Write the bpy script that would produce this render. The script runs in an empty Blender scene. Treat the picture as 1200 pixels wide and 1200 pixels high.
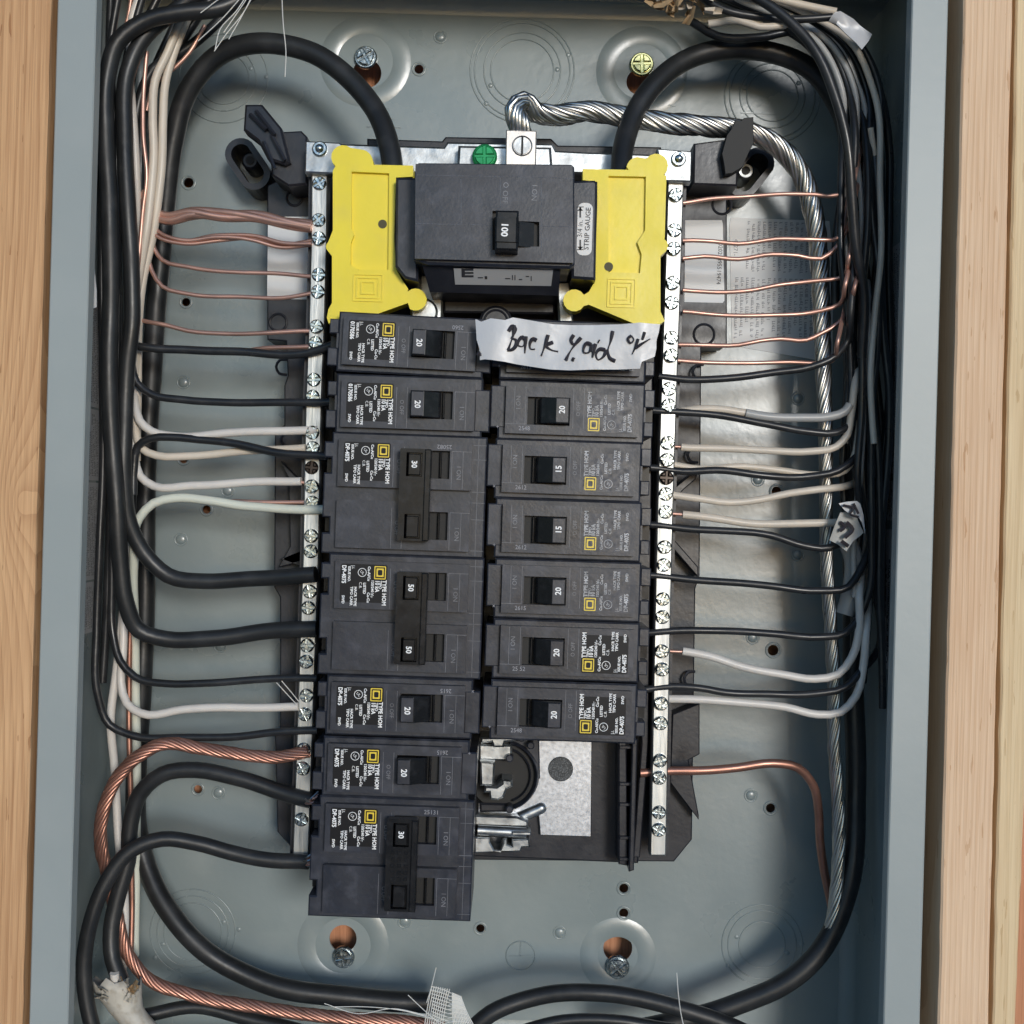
import bpy, bmesh, math, random
from mathutils import Vector, Matrix
random.seed(7)
rnd = random.uniform
S = bpy.context.scene
C = S.collection
# ------------------------------------------------------------------ camera, sky, sun, exposure
D = 52.0            # cm, camera to the front plane of the box
F = 1492.0          # focal length in photo pixels (photo is 1200 wide)
ROLL = math.radians(1.6)
cam = bpy.data.cameras.new('camera'); camo = bpy.data.objects.new('camera', cam); C.objects.link(camo)
cam.sensor_width = 36; cam.lens = 36*F/1200; cam.clip_start = 0.02; cam.clip_end = 500
cr, sr = math.cos(ROLL), math.sin(ROLL)
camo.matrix_world = Matrix(((cr, -sr, 0, 0), (0, 0, -1, -D*.01), (sr, cr, 0, 0), (0, 0, 0, 1)))
S.camera = camo
SUN_EL, SUN_AZ = math.radians(9), math.radians(17)      # height, and how far to the right of the viewer
w = bpy.data.worlds.new('World'); S.world = w; w.use_nodes = True
nt = w.node_tree; sky = nt.nodes.new('ShaderNodeTexSky'); sky.sky_type = 'NISHITA'; sky.sun_disc = False
sky.ozone_density = 3.5; sky.dust_density = .4; sky.sun_elevation = SUN_EL; sky.sun_rotation = math.pi - SUN_AZ
nt.links.new(sky.outputs[0], nt.nodes['Background'].inputs[0]); nt.nodes['Background'].inputs[1].default_value = 0.15
sl = bpy.data.lights.new('sun', 'SUN'); sl.energy = 1.5; sl.angle = math.radians(12); sl.color = (1, .975, .94)
so = bpy.data.objects.new('sun', sl); C.objects.link(so)
sd = Vector((math.sin(SUN_AZ)*math.cos(SUN_EL), -math.cos(SUN_AZ)*math.cos(SUN_EL), math.sin(SUN_EL)))
so.rotation_euler = sd.to_track_quat('Z', 'Y').to_euler(); so.location = sd*3
S.view_settings.view_transform = 'Standard'; S.view_settings.look = 'None'
S.view_settings.exposure = 0.2; S.view_settings.gamma = 1

# ------------------------------------------------------------------ helpers. Lengths in cm: u right, v up, w towards the viewer (0 = front of the box)
def sc(w): return F/(D-w)
def P(x, y, w=0):
    s = sc(w); dx, dy = x-600, 600-y
    return Vector(((dx*cr-dy*sr)/s, (dx*sr+dy*cr)/s, w))
def M3(p): return Vector((p[0]*.01, -p[2]*.01, p[1]*.01))
WL = {}
def wl(o): return WL.get(o.name, Vector((0,0,0)))
class MB:
    def __init__(s): s.v = []; s.f = []
    def add(s, vs, fs):
        b = len(s.v); s.v += [Vector(a) for a in vs]; s.f += [tuple(b+i for i in f) for f in fs]; return s
    def prism(s, poly, w0, w1, cham=0.0):
        poly = [(p[0], p[1]) for p in poly]
        a = sum(poly[i][0]*poly[(i+1) % len(poly)][1]-poly[(i+1) % len(poly)][0]*poly[i][1] for i in range(len(poly)))
        if a < 0: poly = poly[::-1]
        n = len(poly)
        rings = [[(x, y, w0) for x, y in poly]]
        if cham > 0:
            rings.append([(x, y, w1-cham) for x, y in poly])
            ins = []
            for i in range(n):
                p0, p1, p2 = Vector(poly[i-1]), Vector(poly[i]), Vector(poly[(i+1) % n])
                e1 = (p1-p0); e2 = (p2-p1)
                if e1.length < 1e-6 or e2.length < 1e-6: ins.append((p1.x, p1.y, w1)); continue
                e1.normalize(); e2.normalize()
                n1 = Vector((-e1.y, e1.x)); n2 = Vector((-e2.y, e2.x)); m = n1+n2
                d = max(m.dot(n1), .35); q = p1+m*(cham/d)
                ins.append((q.x, q.y, w1))
            rings.append(ins)
        else: rings.append([(x, y, w1) for x, y in poly])
        vs = [p for r in rings for p in r]; fs = []
        for k in range(len(rings)-1):
            for i in range(n):
                j = (i+1) % n; fs.append((k*n+i, k*n+j, (k+1)*n+j, (k+1)*n+i))
        fs.append(tuple(range((len(rings)-1)*n, len(rings)*n))); fs.append(tuple(range(n-1, -1, -1)))
        return s.add(vs, fs)
    def box(s, u0, u1, v0, v1, w0, w1, cham=0.0):
        return s.prism([(u0, v0), (u1, v0), (u1, v1), (u0, v1)], w0, w1, cham)
    def cyl(s, x, y, r, w0, w1, n=20, cham=0.0, a0=0):
        return s.prism([(x+r*math.cos(a0+2*math.pi*i/n), y+r*math.sin(a0+2*math.pi*i/n)) for i in range(n)], w0, w1, cham)
    def side(s, prof, v0, v1):               # profile in (u, w), extruded along v
        n = len(prof); vs = [(p[0], v0, p[1]) for p in prof]+[(p[0], v1, p[1]) for p in prof]
        fs = [(i, (i+1) % n, n+(i+1) % n, n+i) for i in range(n)]+[tuple(range(n)), tuple(range(2*n-1, n-1, -1))]
        return s.add(vs, fs)
    def ring(s, cx, cy, R, wd, h, w, a0=0, a1=360, n=40):   # low rounded ridge
        prof = [(-wd/2, -.02), (-wd*.3, h*.7), (0, h), (wd*.3, h*.7), (wd/2, -.02)]
        full = abs(a1-a0) >= 360; k = len(prof); m = n if full else n+1
        vs = []
        for i in range(m):
            a = math.radians(a0+(a1-a0)*i/n)
            for d, hh in prof: vs.append((cx+(R+d)*math.cos(a), cy+(R+d)*math.sin(a), w+hh))
        fs = []
        for i in range(n):
            j = (i+1) % m
            for q in range(k-1): fs.append((i*k+q, j*k+q, j*k+q+1, i*k+q+1))
        return s.add(vs, fs)
    def dome(s, cx, cy, R, h, w, n=16, k=4):
        vs = [(cx, cy, w+h)]; fs = []
        for j in range(1, k+1):
            t = j/k*math.pi/2
            for i in range(n):
                a = 2*math.pi*i/n; vs.append((cx+R*math.sin(t)*math.cos(a), cy+R*math.sin(t)*math.sin(a), w+h*math.cos(t)))
        for i in range(n): fs.append((0, 1+i, 1+(i+1) % n))
        for j in range(k-1):
            for i in range(n):
                a, b = 1+j*n, 1+(j+1)*n; fs.append((a+i, b+i, b+(i+1) % n, a+(i+1) % n))
        return s.add(vs, fs)
    def tube(s, pts, rad, n=10, cap=True):
        pts = [Vector(p) for p in pts]; m = len(pts)
        if not hasattr(rad, '__len__'): rad = [rad]*m
        t0 = (pts[1]-pts[0]).normalized()
        ref = Vector((0, 0, 1)) if abs(t0.z) < .9 else Vector((1, 0, 0))
        nrm = (ref-t0*ref.dot(t0)).normalized(); vs = []
        for i in range(m):
            t = (pts[min(i+1, m-1)]-pts[max(i-1, 0)])
            if t.length < 1e-9: t = t0
            t = t.normalized(); nrm = (nrm-t*nrm.dot(t)).normalized(); b = t.cross(nrm)
            for k in range(n):
                a = 2*math.pi*k/n; vs.append(pts[i]+(nrm*math.cos(a)+b*math.sin(a))*rad[i])
        fs = [(i*n+k, i*n+(k+1) % n, (i+1)*n+(k+1) % n, (i+1)*n+k) for i in range(m-1) for k in range(n)]
        if cap: fs += [tuple(range(n-1, -1, -1)), tuple(range((m-1)*n, m*n))]
        return s.add(vs, fs)
    def text(s, st, x, y, size, rot=0, w=0, th=0.0, align='CENTER', sx=1.0, bold=0.0):
        key = (st, align, round(bold/size, 3)); 
        if key not in TC:
            c = bpy.data.curves.new('t', 'FONT'); c.body = st; c.size = 1; c.align_x = align; c.align_y = 'CENTER'; c.resolution_u = 2
            c.offset = bold/size
            o = bpy.data.objects.new('t', c); me = bpy.data.meshes.new_from_object(o)
            TC[key] = ([v.co.copy() for v in me.vertices], [tuple(p.vertices) for p in me.polygons])
            bpy.data.objects.remove(o); bpy.data.curves.remove(c); bpy.data.meshes.remove(me)
        vs, fs = TC[key]; a = math.radians(rot); ca, sa = math.cos(a), math.sin(a); out = []
        for v in vs:
            px, py = v.x*size*sx, v.y*size; out.append((x+px*ca-py*sa, y+px*sa+py*ca, w+th))
        return s.add(out, fs)
    def plate(s, outer, holes, w0, w1):
        c = bpy.data.curves.new('p', 'CURVE'); c.dimensions = '2D'; c.fill_mode = 'BOTH'
        for poly in [outer]+holes:
            sp = c.splines.new('POLY'); sp.points.add(len(poly)-1); sp.use_cyclic_u = True
            for i, p in enumerate(poly): sp.points[i].co = (p[0], p[1], 0, 1)
        c.extrude = abs(w1-w0)/2
        o = bpy.data.objects.new('p', c); me = bpy.data.meshes.new_from_object(o)
        mid = (w0+w1)/2
        s.add([(v.co.x, v.co.y, v.co.z+mid) for v in me.vertices], [tuple(p.vertices) for p in me.polygons])
        bpy.data.objects.remove(o); bpy.data.curves.remove(c); bpy.data.meshes.remove(me); return s
    def micro(s, x0, y0, x1, y1, lh, rot, w):     # print too small to read: rows of tiny strokes; rot 0 or 90
        L0, L1, T0, T1 = (x0, x1, y0, y1) if rot == 0 else (y0, y1, x0, x1)
        t = T0
        while t < T1-lh*.5:
            l = L0; end = L1-(rnd(0, .35)*(L1-L0) if random.random() < .25 else rnd(0, .04)*(L1-L0))
            while l < end:
                g = lh*rnd(.22, .5)
                if random.random() > .16:
                    h0 = t+(0 if random.random() < .7 else lh*.12); h1 = t+lh*rnd(.38, .62)
                    k = lh*.13
                    q = [(l, h0), (l+k, h0), (l+k, h1), (l, h1)]
                    q2 = [(l, h0), (l+g*.7, h0), (l+g*.7, h0+k*.8), (l, h0+k*.8)]
                    for qq in (q, q2):
                        s.add([(a, b, w) if rot == 0 else (b, a, w) for a, b in qq], [(0, 1, 2, 3)])
                l += g
            t += lh
        return s
    def build(s, name, mat, parent=None, local=False, smooth=False, ang=40):
        me = bpy.data.meshes.new(name)
        if local: org = Vector((0, 0, 0))
        elif parent is not None: org = wl(parent)
        else:
            lo = [min(v[i] for v in s.v) for i in range(3)]; hi = [max(v[i] for v in s.v) for i in range(3)]
            org = Vector([(lo[i]+hi[i])/2 for i in range(3)])
        me.from_pydata([M3(v-org) for v in s.v], [], s.f); me.validate(); me.update()
        bm = bmesh.new(); bm.from_mesh(me); bmesh.ops.recalc_face_normals(bm, faces=bm.faces); bm.to_mesh(me); bm.free()
        o = bpy.data.objects.new(name, me); C.objects.link(o); me.materials.append(mat)
        if parent is not None: o.parent = parent; WL[o.name] = org
        else: o.location = M3(org); WL[o.name] = org
        if smooth:
            for p in me.polygons: p.use_smooth = True
            if ang < 180: me.set_sharp_from_angle(angle=math.radians(ang))
        return o
TC = {}
def tag(o, label=None, cat=None, group=None, kind=None):
    if label: o['label'] = label
    if cat: o['category'] = cat
    if group: o['group'] = group
    if kind: o['kind'] = kind
    return o
def empty(name, p, label, cat, group=None, rot=0):
    o = bpy.data.objects.new(name, None); C.objects.link(o); o.empty_display_size = .01
    o.location = M3(p); o.rotation_euler = (0, math.radians(rot), 0); WL[o.name] = Vector(p)
    return tag(o, label, cat, group)
def copy_tree(o, parent=None):
    c = o.copy(); C.objects.link(c)
    if parent: c.parent = parent
    for ch in list(o.children): copy_tree(ch, c)
    return c
def PP(pts, w): return [P(x, y, w) for x, y in pts]
def circ(x, y, r, n=28, ry=None): ry = ry or r; return [(x+r*math.cos(2*math.pi*i/n), y+ry*math.sin(2*math.pi*i/n)) for i in range(n)]
def rrect(x0, y0, x1, y1, r, n=4):
    o = []
    for cx, cy, a in ((x1-r, y1-r, 0), (x0+r, y1-r, 90), (x0+r, y0+r, 180), (x1-r, y0+r, 270)):
        for i in range(n+1): t = math.radians(a+90*i/n); o.append((cx+r*math.cos(t), cy+r*math.sin(t)))
    return o
def spline(pts, step=.35):
    pts = [Vector(p) for p in pts]; q = [pts[0]*2-pts[1]]+pts+[pts[-1]*2-pts[-2]]; out = []
    for i in range(1, len(q)-2):
        a, b, c, d = q[i-1:i+3]; k = max(2, int((c-b).length/step))
        # centripetal-like tangents
        l0, l1, l2 = max((b-a).length, 1e-4), max((c-b).length, 1e-4), max((d-c).length, 1e-4)
        m1 = ((b-a)/l0*l1+(c-b)/l1*l0)/(l0+l1)*l1; m2 = ((c-b)/l1*l2+(d-c)/l2*l1)/(l1+l2)*l1
        for j in range(k):
            t = j/k; t2, t3 = t*t, t*t*t
            out.append(b*(2*t3-3*t2+1)+m1*(t3-2*t2+t)+c*(-2*t3+3*t2)+m2*(t3-t2))
    out.append(pts[-1]); return out

# ------------------------------------------------------------------ materials
def mat(name, col, rough=.5, metal=0, var=0, vscale=60, bump=0, bscale=300, rvar=0, dust=0, dcol=(.3,.3,.33), stretch=(1,1,1), spec=.5, trans=0, alpha=1, coat=0):
    m = bpy.data.materials.new(name); m.use_nodes = True; n = m.node_tree; b = n.nodes['Principled BSDF']
    b.inputs['Base Color'].default_value = (*col, 1); b.inputs['Roughness'].default_value = rough; b.inputs['Metallic'].default_value = metal
    b.inputs['Specular IOR Level'].default_value = spec; b.inputs['Coat Weight'].default_value = coat
    if trans: b.inputs['Transmission Weight'].default_value = trans
    if alpha < 1: b.inputs['Alpha'].default_value = alpha
    tc = n.nodes.new('ShaderNodeTexCoord'); mp = n.nodes.new('ShaderNodeMapping'); n.links.new(tc.outputs['Object'], mp.inputs[0]); mp.inputs['Scale'].default_value = stretch
    oi = n.nodes.new('ShaderNodeObjectInfo'); om = n.nodes.new('ShaderNodeVectorMath'); om.operation = 'SCALE'; om.inputs[0].default_value = (3.1, 1.7, 2.3); n.links.new(oi.outputs['Random'], om.inputs['Scale']); n.links.new(om.outputs[0], mp.inputs['Location'])
    def noise(s, d=4):
        t = n.nodes.new('ShaderNodeTexNoise'); t.inputs['Scale'].default_value = s; t.inputs['Detail'].default_value = d; n.links.new(mp.outputs[0], t.inputs[0]); return t
    cs = None
    if var:
        t = noise(vscale); r = n.nodes.new('ShaderNodeMapRange'); r.inputs[1].default_value = .3; r.inputs[2].default_value = .7; r.inputs[3].default_value = 1-var; r.inputs[4].default_value = 1+var
        n.links.new(t.outputs[0], r.inputs[0]); mx = n.nodes.new('ShaderNodeVectorMath'); mx.operation = 'SCALE'; mx.inputs[0].default_value = col; n.links.new(r.outputs[0], mx.inputs['Scale'])
        cs = mx.outputs[0]
    if dust:
        t = noise(vscale*3.1, 6); r = n.nodes.new('ShaderNodeMapRange'); r.inputs[1].default_value = .5; r.inputs[2].default_value = .78; r.inputs[3].default_value = 0; r.inputs[4].default_value = dust
        n.links.new(t.outputs[0], r.inputs[0]); mx = n.nodes.new('ShaderNodeMix'); mx.data_type = 'RGBA'; n.links.new(r.outputs[0], mx.inputs[0])
        if cs: n.links.new(cs, mx.inputs[6])
        else: mx.inputs[6].default_value = (*col, 1)
        mx.inputs[7].default_value = (*dcol, 1); cs = mx.outputs[2]
    if cs: n.links.new(cs, b.inputs['Base Color'])
    if rvar:
        t = noise(vscale*1.7, 5); r = n.nodes.new('ShaderNodeMapRange'); r.inputs[1].default_value = .3; r.inputs[2].default_value = .7; r.inputs[3].default_value = max(.05, rough-rvar); r.inputs[4].default_value = rough+rvar
        n.links.new(t.outputs[0], r.inputs[0]); n.links.new(r.outputs[0], b.inputs['Roughness'])
    if bump:
        t = noise(bscale, 3); bp = n.nodes.new('ShaderNodeBump'); bp.inputs['Strength'].default_value = bump; bp.inputs['Distance'].default_value = .0006
        n.links.new(t.outputs[0], bp.inputs['Height']); n.links.new(bp.outputs[0], b.inputs['Normal'])
    return m
def wood(name, base, dark, seed, freq=230.0, wob=1.6, knot=None):
    m = bpy.data.materials.new(name); m.use_nodes = True; n = m.node_tree; b = n.nodes['Principled BSDF']; b.inputs['Roughness'].default_value = .78
    b.inputs['Specular IOR Level'].default_value = .2; L = n.links.new
    def mth(op, a=None, b_=None, c=None):
        x = n.nodes.new('ShaderNodeMath'); x.operation = op
        for i, q in enumerate((a, b_, c)):
            if q is None: continue
            if isinstance(q, (int, float)): x.inputs[i].default_value = q
            else: L(q, x.inputs[i])
        return x.outputs[0]
    tc = n.nodes.new('ShaderNodeTexCoord')
    def nz(scale, sc3, det, off=0):
        mp = n.nodes.new('ShaderNodeMapping'); mp.inputs['Scale'].default_value = sc3; mp.inputs['Location'].default_value = (seed+off, seed*.3, seed*.7); L(tc.outputs['Object'], mp.inputs[0])
        t = n.nodes.new('ShaderNodeTexNoise'); t.inputs['Scale'].default_value = scale; t.inputs['Detail'].default_value = det; L(mp.outputs[0], t.inputs[0]); return t.outputs[0]
    sx = n.nodes.new('ShaderNodeSeparateXYZ'); L(tc.outputs['Object'], sx.inputs[0])
    wobble = nz(22, (1, 1, .16), 2); v = mth('MULTIPLY_ADD', sx.outputs[0], freq, mth('MULTIPLY', wobble, wob*4))
    if knot:
        mp = n.nodes.new('ShaderNodeVectorMath'); mp.operation = 'SUBTRACT'; L(tc.outputs['Object'], mp.inputs[0]); mp.inputs[1].default_value = knot
        ms = n.nodes.new('ShaderNodeVectorMath'); ms.operation = 'MULTIPLY'; ms.inputs[1].default_value = (1, .2, .42); L(mp.outputs[0], ms.inputs[0])
        ln = n.nodes.new('ShaderNodeVectorMath'); ln.operation = 'LENGTH'; L(ms.outputs[0], ln.inputs[0])
        k = mth('MULTIPLY', mth('EXPONENT', mth('MULTIPLY', ln.outputs['Value'], -75.0)), 6.0); v = mth('ADD', v, k)
    fr = mth('FRACT', v); pw = mth('POWER', fr, 2.2)
    fib = nz(1500, (1, 1, .02), 3, 3); blot = nz(11, (1, 1, .4), 3, 5); pore = nz(520, (1, 1, .12), 2, 8)
    f = mth('ADD', mth('MULTIPLY', pw, .34), mth('MULTIPLY_ADD', fib, 1.1, -.42)); f = mth('ADD', f, mth('MULTIPLY_ADD', blot, .9, -.36))
    pr = mth('MULTIPLY', mth('GREATER_THAN', pore, .70), .5); f = mth('ADD', f, pr)
    mx = n.nodes.new('ShaderNodeMix'); mx.data_type = 'RGBA'; mx.inputs[6].default_value = (*base, 1); mx.inputs[7].default_value = (*dark, 1); L(f, mx.inputs[0]); L(mx.outputs[2], b.inputs['Base Color'])
    bp = n.nodes.new('ShaderNodeBump'); bp.inputs['Strength'].default_value = .6; bp.inputs['Distance'].default_value = .0004; L(f, bp.inputs['Height']); L(bp.outputs[0], b.inputs['Normal'])
    return m
paint = mat('grey_enamel', (.225, .268, .272), .31, spec=.95, var=.06, vscale=14, bump=.12, bscale=260, rvar=.07, dust=.22, dcol=(.42,.44,.43))
paint2 = mat('grey_enamel_flange', (.315, .352, .350), .42, var=.04, vscale=10, bump=.1, bscale=260, dust=.12, dcol=(.5,.5,.48))
black = mat('black_moulded_plastic', (.021, .0245, .036), .38, var=.25, vscale=55, bump=.08, bscale=700, rvar=.10, dust=.5, dcol=(.085,.09,.115))
black2 = mat('dark_plastic_tray', (.016, .017, .023), .38, var=.2, vscale=40, bump=.1, bscale=500, rvar=.1, dust=.12, dcol=(.12,.12,.13))
gloss = mat('glossy_black_toggle', (.009, .0095, .011), .28, spec=.28, rvar=.06, vscale=90, dust=.05)
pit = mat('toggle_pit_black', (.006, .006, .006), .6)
lmot = mat('label_mottled_grey', (.035, .037, .048), .42, var=.5, vscale=300, rvar=.12, dust=.5, dcol=(.13,.13,.155))  # greyer, mottled label for the upper right-column breakers
wdim = mat('dim_white_ink', (.42, .42, .43), .5, var=.5, vscale=260)  # dimmer print that goes with the mottled label
lblk = mat('label_black', (.007, .007, .009), .45, spec=.25)
wht = mat('white_ink', (.90, .90, .89), .5)
gry = mat('grey_ink', (.30, .30, .33), .5)
emb = mat('embossed_rub_glint', (.17, .175, .195), .4, var=.3, vscale=200)  # lighter grey paints in the light raised edges catch, besides slight rubbing
yink = mat('yellow_ink', (.82, .60, .05), .4)
inkb = mat('black_ink', (.03, .03, .035), .5)
yel = mat('yellow_plastic', (.86, .70, .035), .42, var=.06, vscale=30, bump=.12, bscale=400, rvar=.1, dust=.25, dcol=(.62,.52,.12))
zinc = mat('zinc_plated_steel', (.45, .47, .48), .40, 1, var=.3, vscale=120, rvar=.12, bump=.15, bscale=350)
galv = mat('spangled_galvanised_steel', (.56, .59, .64), .36, 1, var=.16, vscale=420, rvar=.05, bump=.05, bscale=500)
alum = mat('tinned_aluminium_bar', (.52, .53, .52), .45, 1, var=.2, vscale=160, rvar=.1, bump=.3, bscale=420, stretch=(1, 1, .12), dust=.25, dcol=(.35,.35,.33))
scr = mat('zinc_screw', (.50, .55, .56), .26, 1, var=.25, vscale=300, rvar=.1, bump=.3, bscale=500)
scry = mat('yellow_zinc_screw', (.85, .86, .45), .26, 1, var=.15, vscale=200, rvar=.08)
scrg = mat('green_screw_paint', (.02, .30, .10), .25, .4, var=.2, vscale=200)
blackscrew = mat('dark_oxide_screw', (.05, .04, .035), .35, .8, var=.3, vscale=300)
cop = mat('bare_copper', (.66, .39, .31), .42, .75, var=.18, vscale=60, rvar=.08)
cop2 = mat('brown_copper_strand', (.46, .235, .175), .40, .8, var=.25, vscale=60, rvar=.08)
als = mat('aluminium_strand', (.60, .585, .55), .33, 1, var=.2, vscale=50, rvar=.08)
ins = mat('black_insulation', (.019, .020, .022), .36, var=.25, vscale=50, bump=.15, bscale=260, rvar=.1, dust=.3, dcol=(.07,.07,.075))
inst = mat('thick_black_insulation', (.017, .018, .019), .42, var=.3, vscale=30, bump=.2, bscale=160, rvar=.1, dust=.4, dcol=(.06,.06,.062))
wins = mat('white_insulation', (.70, .66, .61), .38, var=.06, vscale=40, bump=.12, bscale=160, dust=.15, dcol=(.35,.3,.27))
wins2 = mat('cream_insulation', (.66, .58, .48), .38, var=.07, vscale=40, bump=.12, bscale=160, dust=.15, dcol=(.35,.28,.22))
wgrn = mat('greenish_white_insulation', (.68, .70, .60), .36, var=.05, vscale=40)
gins = mat('grey_insulation', (.38, .38, .37), .35, var=.06, vscale=40)
paper = mat('white_label_paper', (.74, .74, .73), .5, var=.03, vscale=30)
tapem = mat('white_vinyl_tape', (.52, .53, .55), .3, var=.04, vscale=60, bump=.5, bscale=110)
kraft = mat('torn_kraft_paper', (.42, .29, .16), .8, var=.3, vscale=120, bump=.4)
sheath = mat('white_cable_jacket', (.50, .47, .41), .6, var=.25, vscale=90, bump=.5, bscale=120, dust=.7, dcol=(.3,.24,.16))
mark = mat('marker_ink', (.035, .03, .035), .4, var=.3, vscale=200)
fibre = mat('glass_fibre', (.75, .74, .70), .4)
silverfoil = mat('silver_foil', (.55, .55, .55), .4, .4)
clear = mat('smoky_clear_plastic', (.35, .36, .33), .15, alpha=.45)
wood1 = wood('fir_wood_left', (.70, .43, .23), (.36, .175, .08), 1.0, 260, 1.5, (.014, -.05, .004))
wood2 = wood('fir_wood_right', (.82, .60, .41), (.58, .34, .19), 3.3, 420, .5)
wood3 = wood('fir_wood_far_right', (.80, .63, .40), (.58, .40, .22), 6.1, 160, .6)
osb = wood('sheathing_wood', (.62, .30, .17), (.40, .17, .09), 9.0)
groundm = mat('pale_bounce_ground', (.30, .32, .32), .9, var=.2, vscale=6)

# ------------------------------------------------------------------ setting
g = MB(); g.box(-1500, 1500, -135, -130, -40, 3000); tag(g.build('ground', groundm), kind='structure')  # unseen ground sheet, added so metal and paint have something pale to reflect
g = MB(); g.box(-60, 60, -125, 90, -13, -11.2); tag(g.build('wall_sheathing', osb), kind='structure')
def stud(name, L, R, w0, w1, m, label, jag=1.0):
    def edge(a, b, s):
        out = []; n = 46
        for i in range(n+1):
            t = i/n; out.append((a[0]+(b[0]-a[0])*t+rnd(-.5, .5)*jag, a[1]+(b[1]-a[1])*t))
        return out
    pl = edge(L[0], L[1], 0)+edge(R[1], R[0], 0)
    b = MB(); b.prism(PP(pl, w1), w0, w1, .08)
    return tag(b.build(name, m), label, 'stud')
s1 = stud('wood_stud', ((-60, -60), (-75, 1260)), ((61, -60), (24, 1260)), -11, .15, wood1, 'warm orange-brown wood stud with swirling knot left of the box')
stud('wood_stud', ((1131, -60), (1098, 1260)), ((1188.5, -60), (1157, 1260)), -10.8, .1, wood2, 'pinkish straight-grained wood stud nearest the right side of the box')
stud('wood_stud', ((1192.5, -60), (1162, 1260)), ((1240, -60), (1188, 1260)), -10.6, -.15, wood3, 'pale wood board at far right beyond the long dark crack', 1.4)

# ------------------------------------------------------------------ the box
UL, UR, VT, VB, WB = -19.0, 17.1, 24.6, -25.2, -9.5
box = empty('panel_box', (0, 0, -9.5), 'open grey steel electrical box with rounded corners, holding all the breakers', 'electrical box')
def bp(x, y): p = P(x, y, WB); return (p.x, p.y)
def sB(r): return r/sc(WB)
holes = []
key = [(430, 86, 17), (749, 96, 15), (402, 1100, 16), (724, 1111, 17)]
for x, y, r in key: holes.append(circ(*bp(x, y), sB(r)))
small = [(491, 81, 5.5), (221, 214, 6), (218, 354, 5), (215, 538, 5), (242, 597, 5), (232, 925, 5), (563, 1088, 5), (731, 1041, 5.5), (731, 1070, 5.5), (903, 947, 5.5), (910, 576, 6), (906, 762, 6.5)]
for x, y, r in small: holes.append(circ(*bp(x, y), sB(r), 16))
b = MB(); b.plate(rrect(UL, VB, UR, VT, .9, 6), holes, WB-.13, WB); b.build('back_panel', paint, box)
def wall(pts, name='side_wall'):       # profile in (u, w) swept along v with a rounded back corner
    pass
for nm, sgn, u in (('side_wall', 1, UL), ('side_wall', -1, UR)):
    pr = [(u-sgn*.14, 0), (u-sgn*.14, WB-.14)]+[(u+sgn*.7*(1-math.cos(math.radians(a))) if a else u, WB+.75*(1-math.sin(math.radians(a)))) for a in ()]
    prof = [(u, -.14)]+[(u+sgn*.7*(1-math.cos(math.radians(a))), WB+.01+.7*(1-math.sin(math.radians(a)))) for a in range(0, 91, 15)]+[(u+sgn*.7, WB-.10), (u-sgn*.14, WB-.10), (u-sgn*.14, -.14)]
    b = MB(); b.side(prof, VB, VT); b.build(nm, paint, box, smooth=True, ang=30)
for nm, v0, v1 in (('top_wall', VT, VT+.14), ('bottom_wall', VB-.14, VB)):
    b = MB(); b.box(UL-.14, UR+.14, v0, v1, WB-.1, -.14); b.build(nm, paint, box)
for v, sg in ((VT, -1), (VB, 1)):
    b = MB()
    ang = range(0, 91, 15); k = [(v+sg*.7*(1-math.cos(math.radians(a))), WB+.012+.7*(1-math.sin(math.radians(a)))) for a in ang]
    vs = [(UL, y, z) for y, z in k]+[(UR, y, z) for y, z in k]; n = len(k)
    b.add(vs, [(i, i+1, n+i+1, n+i) for i in range(n-1)])
    b.build('corner_bend', paint, box, smooth=True, ang=180)
# front flange: two uprights and two cross pieces, edge folded back
lf = [P(66.5, -60, 0), P(40.5, 1260, 0), P(81, 1260, 0), P(113, -60, 0)]; rf = [P(1071.5, -60, 0), P(1034, 1260, 0), P(1073, 1260, 0), P(1110, -60, 0)]
b = MB(); b.prism([(UL-.14, VB), (UL-.14, VT), (UL+1.45, VT), (UL+1.45, VB)], -.13, 0, .05); b.box(UL+1.33, UL+1.45, VB, VT, -.7, -.13); b.build('front_flange', paint2, box)
b = MB(); b.prism([(UR+.14, VB), (UR+.14, VT), (UR-1.35, VT), (UR-1.35, VB)], -.13, 0, .05); b.box(UR-1.35, UR-1.23, VB, VT, -.7, -.13); b.build('front_flange', paint2, box)
for v0, v1 in ((VT-1.3, VT+.14), (VB-.14, VB+1.0)):
    b = MB(); b.box(UL-.14, UR+.14, v0, v1, -.26, -.131, .03)
# embossing on the back
def emboss(x, y, rs, name, h=.045, arcs=(0, 360), wd=.14):
    b = MB(); c = bp(x, y)
    for r in rs: b.ring(c[0], c[1], sB(r), wd, h, WB, arcs[0], arcs[1])
    return b.build(name, paint, box, smooth=True, ang=180)
for x, y, rs in ((612, 83, (37, 45, 56, 61)), (905, 112, (30, 38, 50, 56)), (262, 92, (30, 38, 52)), (893, 1107, (27, 40, 47)), (226, 1092, (34, 42, 50))):
    o = emboss(x, y, rs, 'knockout', .05, wd=.09)
    c = bp(x, y)
    for k, a in enumerate((rnd(-20, 30), rnd(150, 210), rnd(0, 30), rnd(180, 230))):
        b = MB(); R = sB(rs[0]+4+(k//2)*16); b.dome(c[0]+R*math.cos(math.radians(a)), c[1]+R*math.sin(math.radians(a)), .12, .045, WB, 10, 3)
        b.build('knockout_tab', paint, box, smooth=True, ang=180)
for x, y, r in ((428, 72, 47), (752, 84, 47), (402, 1108, 47), (724, 1120, 38)):
    emboss(x, y, (r-4,), 'mounting_dish', .06, wd=1.0)
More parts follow.
